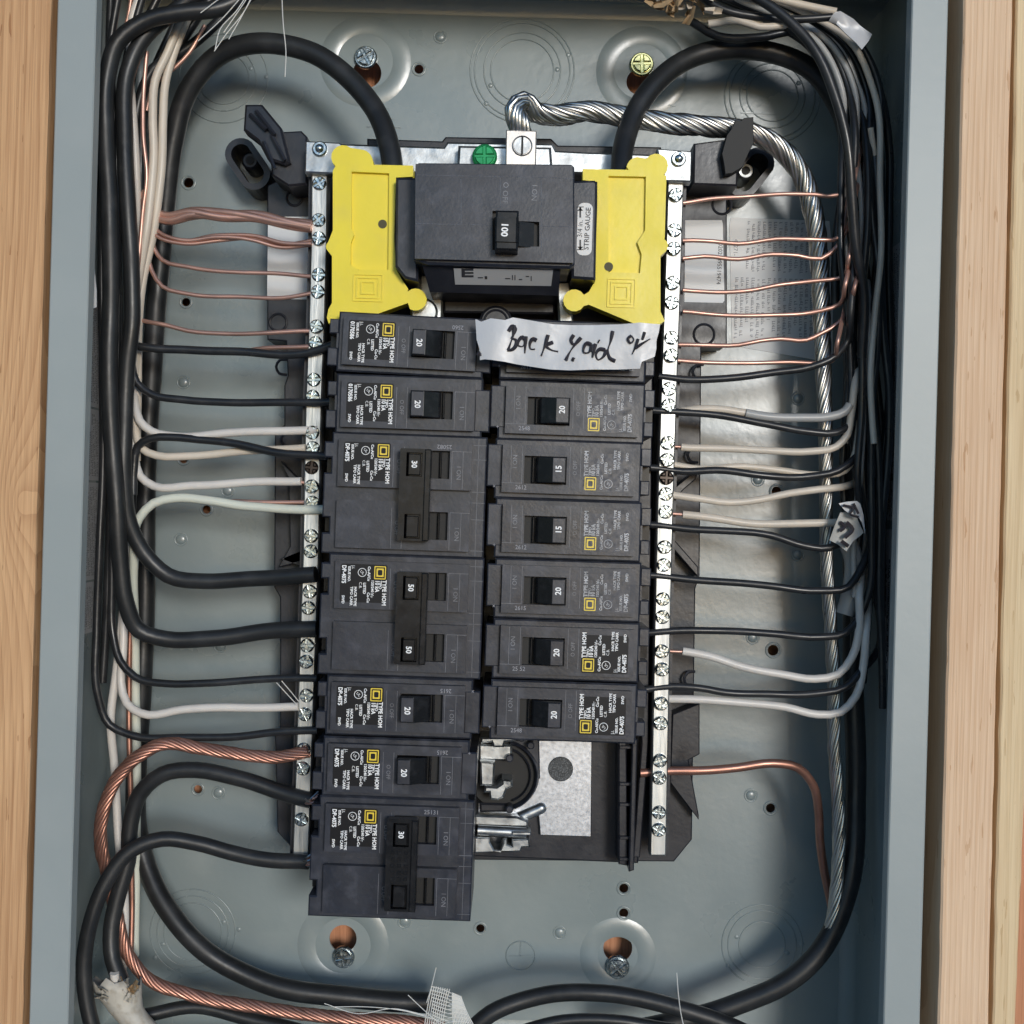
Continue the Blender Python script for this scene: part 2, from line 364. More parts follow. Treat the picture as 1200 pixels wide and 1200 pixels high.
for x, y in ((516, 43), (215, 448), (267, 575), (212, 632), (256, 929), (474, 1080), (656, 1093), (880, 932), (258, 757), (935, 467), (935, 650), (888, 562), (882, 747)):
    b = MB(); b.dome(*bp(x, y), sB(6), .09, WB, 14, 4); b.ring(*bp(x, y), sB(7.5), .09, .03, WB, n=16); b.build('dimple', paint, box, smooth=True, ang=180)
for x, y, r in small:
    b = MB(); b.ring(*bp(x, y), sB(r+2), .13, .05, WB, n=18); b.build('hole_rim', paint, box, smooth=True, ang=180)
b = MB(); c = bp(610, 1120); b.ring(c[0], c[1], sB(17), .08, .05, WB, n=30); b.box(c[0]-.6, c[0]+.6, c[1]-.05, c[1]+.02, WB, WB+.04); b.box(c[0]-.03, c[0]+.03, c[1], c[1]+.66, WB, WB+.04); b.build('ground_symbol', paint, box)
b = MB()
for q in (((704, 121), (792, 124)), ((430, 148), (470, 151)), ((868, 132), (910, 134))):
    a, d = bp(*q[0]), bp(*q[1]); b.box(a[0], d[0], a[1]-.04, a[1]+.02, WB, WB+.04)
for i, (x, y) in enumerate(((453, 127), (459, 139))): b.text('1' if i == 0 else '7', *bp(x, y), .5, 90, WB, .02)
b.build('stamped_mark', paint, box)
# rectangular knockout outline on the top wall edge, stickers on the side walls
b = MB(); b.box(-7.2, 8, 24.5, 24.59, -8.9, -8.82); b.box(-7.2, -7.1, 24.5, 24.59, -8.9, -3); b.build('knockout_outline', paint, box)
def sidetext(b, u, sgn, v0, v1, w0, w1, lines=None, lh=.17):
    t = MB()
    if lines:
        n = len(lines)
        for i, l in enumerate(lines):
            t.text(l, 0, -i*.26, .2, 0, 0, 0, 'LEFT')
    for p in t.v: pass
    return t
lab = MB(); lab.prism([(0, 0), (1, 0)], 0, 0) if False else None
def side_sticker(u, sgn, v0, v1, w0, w1, dens, name, m=paper, lines=None):
    b = MB(); th = .02*sgn
    b.add([(u, v0, w0), (u, v1, w0), (u, v1, w1), (u, v0, w1), (u+th, v0, w0), (u+th, v1, w0), (u+th, v1, w1), (u+th, v0, w1)],
          [(0, 1, 2, 3), (4, 5, 6, 7), (0, 1, 5, 4), (1, 2, 6, 5), (2, 3, 7, 6), (3, 0, 4, 7)])
    o = b.build(name, m, box)
    t = MB(); t.micro(v0+.2, w0+.15, v1-.2, w1-.1, dens, 0, 0) if not lines else None
    if lines:
        for i, l in enumerate(lines): t.text(l, v0+.25, -(w0+.4+i*.46), .42, 0, 0, 0, 'LEFT', bold=.01)
    t.v = [Vector((u+th*1.3, p.x, -p.y if lines else p.y)) for p in t.v]
    t.build('sticker_print', inkb, o)
    return o
greylab = mat('grey_sticker', (.58, .58, .59), .5, var=.04, vscale=20)
for v0, v1 in ((4.2, 9.0), (.9, 4.1), (-3.6, .8), (-6.0, -3.7)): side_sticker(UL, 1, v0, v1, -7.2, -3.9, .22, 'wall_sticker', greylab)
side_sticker(UR, -1, -6.6, -.3, -6.3, -3.6, .3, 'wall_sticker', greylab, ['Suitable for use with 75 C', 'Copper or Aluminum Wire', 'Apropiado para usar con', 'conductores de Cu o Al', 'Convient aux fils de Cu'])
side_sticker(UR, -1, 2.2, 12.6, -6.4, -4.2, .26, 'wall_sticker', greylab)
side_sticker(UR, -1, .1, 1.9, -6.3, -3.6, .26, 'wall_sticker', greylab)
# mounting screws
def screwhead(b, x, y, r, w, h, rot, slot=.16, combo=True):
    n = 24; b.cyl(x, y, r, w-.05, w+h*.35, n, h*.15)
    for q in range(4):
        a0 = rot+q*90; pts = []
        o = slot*r
        c, s_ = math.cos(math.radians(a0)), math.sin(math.radians(a0))
        loc = [(o, o)]
        R = r*.93; st = math.asin(o/R)
        for i in range(7):
            t = st+(math.pi/2-2*st)*i/6; loc.append((R*math.cos(t), R*math.sin(t)))
        for p in loc: pts.append((x+p[0]*c-p[1]*s_, y+p[0]*s_+p[1]*c))
        b.prism(pts, w+h*.2, w+h, h*.3)
    return b
for x, y, r, m, rot, lb in ((428, 66, 13.5, scr, 30, 'silver screw with scuffed cross slot at upper left of the back panel'), (752.5, 74, 14, scry, 3, 'yellowish cross-slot screw at upper right of the back panel'),
                       (402, 1123, 13, scr, 12, 'shiny silver cross-slot screw at lower left of the back panel'), (724, 1134.5, 14, scr, 40, 'bluish silver screw below round brown hole at lower right')):
    c = P(x, y, WB+.3); rr = r/sc(WB+.3)
    root = empty('mounting_screw', (c.x, c.y, WB), lb, 'screw', 'screws fixing the box to the wall')
    b = MB(); b.cyl(c.x, c.y, rr, WB+.02, WB+.22, 28, .06)
    b.build('head', m, root, smooth=True, ang=35)
    b = MB(); screwhead(b, c.x, c.y, rr*.8, WB+.2, .16, rot, .13); b.build('cross_recess', m, root)

# ------------------------------------------------------------------ interior assembly: tray, bars, bus, lug
inn = empty('bus_assembly', P(580, 590, -7.2), 'black plastic tray with bus plate and two silver neutral bars behind the breakers', 'bus assembly')
TW = -7.0
b = MB(); tray = [(340, 205), (813, 213), (852, 216), (852, 404), (822, 406), (820, 675), (815, 690), (812, 905), (811, 984), (790, 1010), (352, 1006), (325, 975), (322, 860), (328, 858), (328, 700), (321, 688), (322, 505), (333, 498), (333, 452), (337, 440), (335, 400), (313, 398), (313, 217)]
b.prism(PP(tray, TW), WB+.3, TW, .06); b.build('tray', black2, inn)
b = MB()                                                    # raised middle spine under the breakers
b.prism(PP([(392, 330), (768, 336), (762, 860), (748, 1012), (560, 1004), (380, 1000)], -5.6), TW, -5.6, .08); b.build('tray_spine', black2, inn)
for pts in ([(328, 540), (366, 578), (364, 655), (326, 665), (340, 640), (338, 560)], [(328, 655), (364, 640), (363, 668)]):
    b = MB(); b.prism(PP(pts, -6.3), TW, -6.3, .04); b.build('tray_rib', black2, inn)
for pts in ([(788, 837), (820, 824), (820, 884), (807, 891), (819, 955), (819, 961), (785, 917)], [(786, 575), (820, 548), (815, 562), (800, 575), (789, 590)], [(786, 640), (790, 632), (818, 664), (818, 676)]):
    b = MB(); b.prism(PP(pts, -6.0), TW, -6.0, .05); b.build('tray_wing', black2, inn)
for x, y in ((818, 436), (812, 533), (808, 796), (330, 430), (336, 515)):
    b = MB(); c = P(x, y, -6.6); b.tube(spline([(c.x+.25, c.y+.35, -6.7), (c.x-.1, c.y+.3, -6.6), (c.x-.25, c.y, -6.6), (c.x-.1, c.y-.3, -6.6), (c.x+.25, c.y-.35, -6.7)], .12), .07, 6); b.build('tray_hook', black2, inn, smooth=True)
for x, y, r in ((846, 240, 11), (845, 258, 0), (825, 392, 12), (345, 232, 9), (326, 378, 10)):
    if r: b = MB(); b.ring(*P(x, y, TW)[:2], r/sc(TW), .14, .06, TW, n=24); b.build('tray_boss', black2, inn, smooth=True)
# labels on tray
def flat_label(pts, w, m, name, parent, th=.02): b = MB(); b.prism(PP(pts, w), w-th, w); return b.build(name, m, parent)
l1 = flat_label([(314, 254), (364, 254), (363, 351), (313, 350)], TW+.03, paper, 'paper_label', inn)
l2 = flat_label([(803, 258), (846, 258), (847, 262), (849, 352), (847, 355), (802, 354)], TW+.03, paper, 'paper_label', inn)
def px_text(b, st, x, y, size, rot, w, **k): c = P(x, y, w); return b.text(st, c.x, c.y, size/sc(w), rot-1.6, w, **k)
b = MB(); px_text(b, '02021895519474', 843, 309, 7, -90, TW+.045); b.build('label_print', inkb, l2)
# the big text label on the back panel
bl = flat_label([(857, 255), (972, 259), (976, 300), (976, 425), (858, 405), (855, 262)], WB+.03, paper, 'warning_label', box)
b = MB(); a, d = P(862, 315, WB), P(950, 262, WB); b.micro(a.y, a.x, d.y, d.x, .19, 90, WB+.045)
# rows run down the picture; micro() swaps axes for rot 90
b = MB()
def vrows(b, x0, x1, y0, y1, lh, w):
    a, d = P(x0, y1, w), P(x1, y0, w); t = MB(); t.micro(-d.y, a.x, -a.y, d.x, lh, 0, 0)
    for i in range(0, len(t.v), 4): b.add([(t.v[i+k].y, -t.v[i+k].x, w) for k in range(4)], [(0, 1, 2, 3)])
vrows(b, 874, 970, 262, 318, .26, WB+.045); vrows(b, 860, 970, 328, 396, .26, WB+.045)
px_text(b, '40271-', 862, 290, 7, -90, WB+.045)
b.build('label_print', gry, bl)
# neutral bars
BW = -4.0
def bar_x(side, y):
    T = [(200, 374.5), (345, 373), (445, 368), (548, 366), (628, 365), (815, 358.6), (878, 356.6), (1010, 352)] if side == 0 else [(200, 792.5), (345, 788), (455, 784), (580, 780), (700, 777), (825, 774.7), (970, 772), (1010, 771)]
    for (a, b_), (c, d) in zip(T, T[1:]):
        if y <= c: return b_+(d-b_)*(y-a)/(c-a)
    return T[-1][1]
LY = [215, 258, 280, 322, 342, 383, 402, 445, 465, 507, 525, 548, 570, 589, 628, 646, 693, 712, 756, 775, 815, 837, 878, 900, 960]
RY = [229, 270, 292, 332, 355, 396, 417, 456, 475, 519, 539, 560, 579, 600, 641, 662, 702, 723, 763, 784, 824, 847, 891, 911, 952, 972]
screw_me = []
for i in range(5):
    b = MB(); screwhead(b, 0, 0, .31, 0, .17, i*37+11, .17); o = b.build('terminal_screw', scr, None, local=True); screw_me.append(o.data); bpy.data.objects.remove(o)
for side, ys, y0, y1 in ((0, LY, 203, 1012), (1, RY, 212, 1003)):
    L = [(bar_x(side, y)-9.6, y) for y in range(y0, y1+1, 89)]+[(bar_x(side, y1)-9.6, y1)]
    R = [(x+19.2, y) for x, y in L][::-1]
    b = MB(); b.prism(PP(L+R, BW), BW-.85, BW, .06); bar = b.build('neutral_bar', alum, inn)
    b = MB(); L2 = [(x-(3 if side == 0 else -16), y) for x, y in L]; R2 = [(x+6, y) for x, y in L2][::-1]
    b.prism(PP(L2+R2, BW-.5), TW, BW-.5); b.build('bar_carrier', black2, inn)
    for y in ys:
        c = P(bar_x(side, y)+rnd(-.8, .8), y, BW)
        o = bpy.data.objects.new('terminal_screw', random.choice(screw_me)); C.objects.link(o); o.parent = bar
        o.location = M3(Vector((c.x, c.y, BW+rnd(-.05, .12)))-wl(bar)); o.rotation_euler = (0, rnd(0, 3), 0)
        if (side, y) in ((0, 548), (1, 560)):
            o.data = o.data.copy(); o.data.materials[0] = blackscrew
        # set hole mouth under the screw
# cross strap at the top with end tabs, green screw, lug
b = MB(); b.prism(PP([(400, 168), (520, 172), (524, 166), (648, 168), (652, 176), (690, 178), (776, 181), (776, 204), (400, 203)], -5.0), -6.2, -5.0, .1); b.build('cross_strap', zinc, inn)
b = MB(); b.prism(PP([(430, 162), (518, 165), (522, 160), (646, 162), (654, 170), (775, 172), (775, 200), (430, 200)], -6.2), WB+.4, -6.2, .08); b.build('strap_insulator', black2, inn)
for pts, c in (([(358, 165), (398, 167), (404, 172), (402, 204), (357, 202)], (375, 175)), ([(770, 174), (811, 177), (810, 213), (776, 212)], (795, 187))):
    b = MB(); b.prism(PP(pts, -3.6), -4.3, -3.6, .06); o = b.build('bar_end_tab', zinc, inn)
    s_ = MB(); p = P(*c, -3.6); s_.cyl(p.x, p.y, .33, -3.6, -3.45, 20, .05); s_.dome(p.x, p.y, .2, .2, -3.46, 12, 3); s_.build('rivet', scr, o, smooth=True)
b = MB(); b.prism(PP([(537, 170), (646, 172), (648, 200), (535, 200)], -4.2), -5.0, -4.2, .12); b.build('ground_tab', zinc, inn)
p = P(568, 184, -3.9); b = MB(); b.cyl(p.x, p.y, .55, -4.2, -3.75, 24, .08); g_ = b.build('green_screw', scrg, inn); b = MB(); screwhead(b, p.x, p.y, .46, -3.76, .12, 2, .12); b.build('slot_face', scrg, g_)
b = MB(); b.prism(PP([(593, 152), (629, 153), (628, 205), (592, 204)], -3.2), -4.7, -3.2, .05); lug = b.build('neutral_lug', mat('aluminium_lug', (.62, .58, .54), .45, .9, var=.08, vscale=90, bump=.2), inn)
p = P(612, 171, -3.2); b = MB(); b.ring(p.x, p.y, .42, .08, .05, -3.2, n=30); b.cyl(p.x, p.y, .36, -3.2, -3.15, 24); b.build('lug_screw', zinc, lug)
b = MB(); b.box(p.x-.045, p.x+.045, p.y-.38, p.y+.38, -3.15, -3.13); b.build('lug_slot', pit, lug)
# end posts
b = MB(); b.prism(PP([(316, 155), (353, 153), (360, 160), (360, 216), (338, 218), (318, 205)], -4.8), WB+.4, -4.8, .08); b.build('end_post', black2, inn)
b = MB(); b.prism(PP([(813, 168), (850, 163), (866, 170), (864, 218), (812, 216)], -4.8), WB+.4, -4.8, .08); b.build('end_post', black2, inn)
b = MB(); b.prism(PP([(287, 122), (307, 122), (330, 150), (340, 190), (334, 193), (313, 186), (302, 165), (285, 152)], -4.4), -5.4, -4.4, .1)
b.build('snap_fin', black2, inn)
for q in (((293, 134), (312, 152)), ((300, 130), (322, 158)), ((309, 166), (322, 198)), ((318, 158), (334, 188))):
    b = MB(); b.tube([P(*q[0], -4.3), P(*q[1], -4.2)], .1, 6); b.build('fin_rib', black2, inn, smooth=True)
b = MB(); b.prism(PP([(848, 190), (846, 180), (852, 158), (858, 150), (862, 140), (868, 142), (872, 138), (883, 137), (883, 168), (878, 178), (870, 196), (858, 203), (850, 204)], -4.2), -5.6, -4.2, .02); b.build('broken_fin', pit, inn)
def loop(cx, cy, a, b_, ang, w):     # slotted mounting ear
    c = P(cx, cy, w); o = []; i_ = []
    for k, (R, lst) in enumerate(((1.0, o), (.62, i_))):
        for j in range(24):
            t = 2*math.pi*j/24; ex = math.cos(t)*R*.75; ey = math.sin(t)*R*.75; ey += .55 if math.sin(t) > 0 else -.55
            A = math.radians(ang); lst.append((c.x+ex*math.cos(A)-ey*math.sin(A), c.y+ex*math.sin(A)+ey*math.cos(A)))
    return MB().plate(o, [i_], WB+.05, w)
loop(290, 192, 0, 0, 35, -7.4).build('mounting_ear', black2, inn); loop(880, 202, 0, 0, -38, -7.4).build('mounting_ear', black2, inn)
for x, y in ((293, 188), (874, 200)): p = P(x, y, -8); b = MB(); b.cyl(p.x, p.y, .42, WB, -8, 20, .1); e = b.build('ear_screw', black2 if x < 400 else zinc, inn); b = MB(); b.cyl(p.x, p.y, .2, -8, -7.95, 12); b.build('ear_hole', pit, e)
# lower centre: bus plate, boss, prongs, slotted strip
b = MB(); b.prism(PP([(606, 867), (694, 868), (693, 981), (633, 979), (630, 945), (560, 978), (560, 940), (606, 938)], -5.3), -5.6, -5.3, .04); pl = b.build('bus_plate', galv, inn)
p = P(657, 901, -5.3); b = MB(); b.cyl(p.x, p.y, .56, -5.3, -5.24, 26, .02); b.build('plate_hole', mat('speckled_dark_hole', (.04,.045,.05), .5, .3, var=.5, vscale=500, dust=.5, dcol=(.4,.42,.45)), pl)
b = MB(); A_, B_ = P(609, 958, -5.28), P(634, 947, -5.28); b.tube([A_, B_], .26, 10); b.dome(A_.x, A_.y, .26, .24, -5.3); b.dome(B_.x, B_.y, .26, .24, -5.3); b.build('pressed_rib', zinc, pl, smooth=True, ang=70)
p = P(590, 908, -5.0)
b = MB(); b.cyl(p.x, p.y, 1.62, -5.6, -5.05, 40, .08); b.build('round_recess', pit, inn, smooth=True, ang=40)
b = MB(); b.ring(p.x, p.y, 1.50, .22, .42, -5.05, -75, 80, 30); b.ring(p.x, p.y, 1.20, .10, .30, -5.05, -70, 75, 30); b.build('curved_clip', black, inn, smooth=True, ang=60)
b = MB(); b.prism(PP([(600, 866), (632, 866), (633, 912), (628, 918), (624, 890), (612, 876), (600, 874)], -4.9), -5.6, -4.9, .06); b.build('boss_bracket', black, inn)
def stab(pts, w_, nm='bus_stab', m=zinc, ch=.09):
    b = MB(); b.prism(PP(pts, w_), -5.6, w_, ch); return b.build(nm, m, inn)
stab([(563, 864), (604, 864), (604, 869), (592, 870), (590, 876), (578, 876), (576, 870), (563, 872)], -4.0)
stab([(561, 872), (600, 873), (600, 888), (596, 892), (561, 891)], -4.7)
stab([(562, 892), (580, 893), (579, 921), (563, 921)], -4.1)
stab([(568, 921), (582, 922), (588, 918), (588, 913), (600, 914), (601, 922), (594, 925), (590, 935), (583, 938), (574, 937), (573, 929), (567, 929)], -3.8)
stab([(562, 941), (600, 942), (600, 952), (562, 952)], -4.9, m=black2)
stab([(556, 955), (606, 957), (619, 962), (619, 970), (556, 968)], -4.6)
b = MB(); b.tube([P(560, 973, -4.4), P(617, 976, -4.4)], .24, 10); b.build('rolled_edge', zinc, inn, smooth=True, ang=60)
stab([(556, 981), (574, 982), (574, 987), (579, 996), (586, 997), (590, 988), (590, 983), (594, 982), (594, 990), (600, 992), (600, 984), (620, 983), (621, 993), (612, 993), (610, 998), (556, 1000)], -4.2, ch=.06)
stab([(600, 975), (622, 975), (622, 979), (600, 979)], -4.0, ch=.04)
for x, y in ((622, 874), (597, 889), (597, 949), (611, 865)): p = P(x, y, -4.3); b = MB(); b.cyl(p.x, p.y, .17, -5.2, -4.3, 14, .05); b.build('small_pin', black, inn)
b = MB(); b.prism(PP([(725, 868), (734, 868), (736, 1015), (725, 1013)], -3.9), -5.6, -3.9, .05); b.prism(PP([(741, 866), (747, 866), (743, 1020), (737, 1022)], -3.4), -5.6, -3.4, .05)
for y in (874, 917, 941, 980, 1005): b.prism(PP([(726, y), (744, y), (744, y+4), (726, y+4)], -3.7), -5.6, -3.7, .03)
b.build('slotted_rail', black2, inn)
b = MB(); b.prism(PP([(722, 340), (766, 345), (760, 870), (750, 1005), (742, 1005), (752, 870)], -4.6), -5.6, -4.6, .05); b.build('wire_rail', black2, inn)
# metal and clear bits under the main breaker
b = MB(); b.prism(PP([(488, 320), (520, 325), (518, 378), (480, 376)], -3.4), -5.6, -3.4, .08); b.build('bus_stab', zinc, inn)
b = MB(); b.prism(PP([(652, 330), (668, 330), (672, 378), (655, 378)], -3.4), -5.6, -3.4, .08); b.build('bus_stab', zinc, inn)
p = P(497, 366, -3.0); b = MB(); b.cyl(p.x, p.y, .6, -3.4, -2.9, 24, .1); b.build('bus_bolt', zinc, inn)
p = P(581, 377, -3.2); b = MB(); b.cyl(p.x, p.y, .72, -5.0, -3.2, 28, .12); b.ring(p.x, p.y, .5, .12, .06, -3.2); b.build('centre_bolt', black2, inn, smooth=True)
b = MB(); b.prism(PP([(520, 345), (650, 348), (650, 368), (520, 366)], -3.8), -5.6, -3.8, .08); b.prism(PP([(505, 372), (655, 374), (655, 384), (505, 384)], -4.2), -5.6, -4.2, .06); b.build('bus_cover', black2, inn)

# ------------------------------------------------------------------ breakers (local frame: u towards the bus, label and wires at -u)
def label_print(code, par, dbl=False, ink=None):
    t = MB(); W_ = .022; R = -90
    t.text('TYPE HOM', -.73, .23, .23, R, W_, align='LEFT', sx=.95, bold=.008)
    t.text('TIPO', -.90, .20, .16, R, W_, align='LEFT', bold=.0045)
    t.text('10 kA', -1.03, .22, .24, R, W_, align='LEFT', sx=.85, bold=.008)
    t.text('120/240 V~', -1.22, .22, .155, R, W_, align='LEFT', bold=.0045)
    t.text('Cu-Al/Cu', -1.38, .78, .155, R, W_, align='LEFT', bold=.0045); t.text('Cu-Cu', -1.38, -.3, .155, R, W_, align='LEFT', bold=.0045); t.text('75 C', -1.26, -.3, .10, R, W_, align='LEFT')
    t.text('LISTED', -1.55, .1, .155, R, W_, align='LEFT', bold=.0045); t.text('C.B.', -1.72, .12, .16, R, W_, align='LEFT')
    t.ring(-1.66, .52, .17, .035, .002, W_, n=20); t.text('UL', -1.66, .52, .16, -45, W_)
    t.text('HACR TYPE', -1.92, -.08, .155, R, W_, align='LEFT', bold=.0045); t.text('TIPO CARR', -2.08, -.08, .155, R, W_, align='LEFT', bold=.0045)
    t.text('ISSUE NO.', -2.2, .76, .145, R, W_, align='LEFT', bold=.0045)
    t.text('LL', -2.04, .72, .15, R, W_); t.prism([(-2.15, .79), (-1.97, .79), (-1.97, .775), (-2.15, .775)], W_-.005, W_)
    if dbl: t.box(-1.75, -1.60, .33, .8, W_-.01, W_+.001) if False else None
    t.text(code, -2.42, .80, .24, R, W_, align='LEFT', sx=.88, bold=.008); t.text('SWD', -2.42, -.45, .155, R, W_, align='LEFT', bold=.0045)
    return t.build('lettering', ink or wht, par, local=True)
def emblem(par):
    e = MB(); W_ = .024
    e.plate(rrect(-1.16, .26, -.68, .80, .03, 2), [rrect(-1.12, .30, -.72, .76, .01, 1)], W_-.006, W_)
    e.plate(rrect(-1.07, .36, -.77, .71, .02, 2), [rrect(-1.015, .42, -.825, .65, .05, 3)], W_-.006, W_)
    return e.build('square_emblem', yink, par, local=True)
def toggle(root, yc, amp, name='toggle'):
    b = MB(); b.side([(.14, -.32), (.12, .50), (.16, .55), (.68, .55), (.74, .50), (1.26, .10), (1.34, .0), (1.34, -.32)], yc-.50, yc+.56)
    o = b.build(name, gloss, root, local=True)
    bv = o.modifiers.new('b', 'BEVEL'); bv.width = .0004; bv.segments = 2
    pad = MB(); pad.box(.17, .67, yc-.46, yc+.52, .55, .565, .01); pad.build('number_pad', black, o, local=True)
    if amp: t = MB(); t.text(amp, .42, yc+.0, .34, -90, .572, bold=.008, sx=.95); t.build('rating', wht, o, local=True)
    return o
def faceplate(root, yc, right=2.75):
    holes = [[(.08, yc-.54), (1.84, yc-.54), (1.84, yc+.62), (.08, yc+.62)]]
    b = MB(); b.plate([(-2.79, yc-.99), (right, yc-.99), (right, yc+1.0), (-2.79, yc+1.0)], holes, -.35, 0)
    o = b.build('faceplate', black, root, local=True); bv = o.modifiers.new('b', 'BEVEL'); bv.width = .0004; bv.segments = 2; bv.limit_method = 'ANGLE'
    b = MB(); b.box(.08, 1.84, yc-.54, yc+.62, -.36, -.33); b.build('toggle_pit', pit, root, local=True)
    b = MB(); b.box(1.42, 1.5, yc-.5, yc+.58, -.34, -.1, .03); b.build('pit_edge', gloss, root, local=True)
    e = MB()
    e.text('O OFF', -.27, yc-.1, .24, -90, .006, sx=.9); e.text('I ON', 2.22, yc-.28, .27, -90, .006)
    for u0, u1, v0, v1 in ((1.92, 1.935, -.95, .62), (2.38, 2.395, -.95, .6), (-.06, -.045, -.95, .72), (-.50, -.485, -.95, .72), (1.93, 2.75, .60, .615)):
        e.box(u0, u1, yc+v0, yc+v1, -.01, .008)
    e.build('embossing', emb, root, local=True)
def datecode(root, txt, y, mark_, flip=180):
    d = MB(); d.text(txt, 1.95 if flip == 180 else 1.7, y, .25, flip, .008, sx=.95); d.text(mark_, 3.06, y-.05, .22, flip, -.318); d.build('date_code', gry, root, local=True)
def single(code, muted=False):
    root = empty('circuit_breaker', (0, 0, 0), 'x', 'breaker', 'single pole breakers')
    b = MB(); b.box(-3.04, 3.06, -1.245, 1.245, -5.2, -.35, .07); b.build('body', black, root, local=True)
    b = MB(); b.box(-3.42, -3.035, .33, .93, -4.4, -.42, .04); b.box(-3.46, -3.035, -1.02, -.28, -4.4, -.42, .04); b.box(-3.1, -2.8, -.28, .33, -3, -.4); b.build('terminal_jaw', black, root, local=True)
    b = MB(); b.box(2.74, 3.38, -1.0, .76, -4.8, -.32, .05); b.box(2.76, 3.36, -.2, -.185, -.33, -.314); b.build('end_tab', black, root, local=True)
    b = MB(); b.box(-3.5, -3.03, -.28, .33, -4.6, -1.5); b.build('terminal', gloss, root, local=True)
    faceplate(root, 0)
    b = MB(); b.prism(rrect(-2.56, -.72, -.62, .86, .09), 0, .018); lb = b.build('rating_label', lmot if muted else lblk, root, local=True); label_print(code, lb, ink=wdim if muted else None); emblem(lb)
    return root
def double(code, amps, texts):
    root = empty('double_pole_breaker', (0, 0, 0), 'x', 'breaker', 'double pole breakers')
    out = [(-3.1, 1.26), (3.36, 1.26), (3.36, -3.79), (-3.42, -3.79), (-3.42, -2.94), (-3.12, -2.94), (-3.12, -2.30), (-3.42, -2.30), (-3.42, -.44), (-3.12, -.44), (-3.12, .2), (-3.42, .2), (-3.42, .86), (-3.1, .86)]
    b = MB(); b.prism(out, -5.2, -.35, .06); b.box(-2.8, 3.3, -1.275, -1.262, -.36, -.345); b.build('body', black, root, local=True)
    b = MB(); b.box(-3.45, -3.12, -2.9, -2.34, -4.6, -1.5); b.box(-3.45, -3.12, -.4, .16, -4.6, -1.5); b.build('terminal', gloss, root, local=True)
    for yc in (0, -2.54): faceplate(root, yc)
    e = MB()
    for v in (.9, .3, -1.05, -1.5, -3.5, -2.2): e.box(2.8, 3.34, v, v+.015, -.36, -.343)
    e.box(3.0, 3.015, -3.7, 1.2, -.36, -.343); e.build('moulding_line', emb, root, local=True)
    b = MB(); b.prism(rrect(-2.56, -.72, -.62, .86, .09), 0, .018); lb = b.build('rating_label', lblk, root, local=True); label_print(code, lb, True); emblem(lb)
    for yc in (0, -2.54):
        b = MB(); b.box(.2, 1.0, yc-.48, yc+.5, -.3, .5); b.build('toggle', gloss, root, local=True)
    b = MB(); b.plate(rrect(-.16, -3.14, 1.12, .64, .06, 2), [[(.1, -.5), (.76, -.5), (.76, .48), (.1, .48)], [(.1, -3.04), (.76, -3.04), (.76, -2.04), (.1, -2.04)]], .28, .72)
    b.box(.86, 1.12, -3.12, .62, .7, .82, .04); tie = b.build('handle_tie', gloss, root, local=True)
    for k, yc in enumerate((0, -2.54)):
        b = MB(); b.box(.18, .68, yc-.44, yc+.42, .3, .70, .03); b.build('number_pad', gloss, tie, local=True)
        if amps[k]: t = MB(); t.text(amps[k], .42, yc, .32, -90, .708, bold=.008, sx=.95); t.build('rating', wht, tie, local=True)
    if texts:
        t = MB()
        for i in range(5):
            for j in range(3): t.box(.05+j*.27, .2+j*.27, -.8-i*.27, -.66-i*.27, .72, .74, .01)
        t.build('grip_dots', gloss, tie, local=True)
    return root
FW = -.75
def place(root, px, py, flip, extra=0):
    # px,py = where the rating number sits in the photograph, 0.42 cm along the local u axis, 1.4 cm proud of the face for the tall toggles
    c = P(px, py, FW+.6); s_ = -1 if flip else 1
    rot = .35+extra; c.x -= s_*.42
    c.z = FW; root.location = M3(c); WL[root.name] = c
    root.rotation_euler = (0, math.radians(rot+(180 if flip else 0)), 0)
protoA = single('0170586'); protoB = single('DP-4075'); protoC = single('DP-4075', True)
def mk(proto, px, py, flip, label, date, mk_, amp='20', extra=0):
    r = copy_tree(proto); r['label'] = label; toggle(r, .0, amp)
    if date: datecode(r, date, .79, mk_)
    place(r, px, py, flip, extra); return r
mk(protoA, 491, 401, 0, '20 amp breaker at top of the left column, directly under the left yellow cover', '2560', '', extra=1.2)
mk(protoA, 489, 473.5, 0, '20 amp breaker with code 0170586, second from top in left column', None, '')
mk(protoB, 477, 833, 0, '20 amp left-column breaker directly below the double 50 amp breaker', '2615', 'x')
mk(protoB, 473, 906, 0, '20 amp left-column breaker directly above the lowest double 30 amp breaker', '2615', '+')
mk(protoC, 661, 407.5, 1, 'right-column breaker mostly hidden under the handwritten white tape', '2615', '+')
mk(protoC, 659, 480, 1, '20 amp breaker stamped 2548 directly below the taped one, right column', '2548', '+')
mk(protoC, 655, 550, 1, 'upper of the two 15 amp breakers in the right column', '2612', 'x', '15')
mk(protoC, 655, 621, 1, 'lower of the two 15 amp breakers in the right column', '2612', '+', '15')
mk(protoC, 654.5, 693, 1, '20 amp breaker stamped 2615 directly below the 15 amp breakers, right column', '2615', 'x')
mk(protoB, 652.5, 765, 1, '20 amp right-column breaker stamped 25 52, second from the bottom', '25 52', '')
mk(protoB, 649.5, 838, 1, '20 amp breaker at bottom of right column, above the bare bus plate', '2548', '+')
def drop(o):
    for c in list(o.children): drop(c)
    bpy.data.objects.remove(o)
drop(protoA); drop(protoB); drop(protoC)
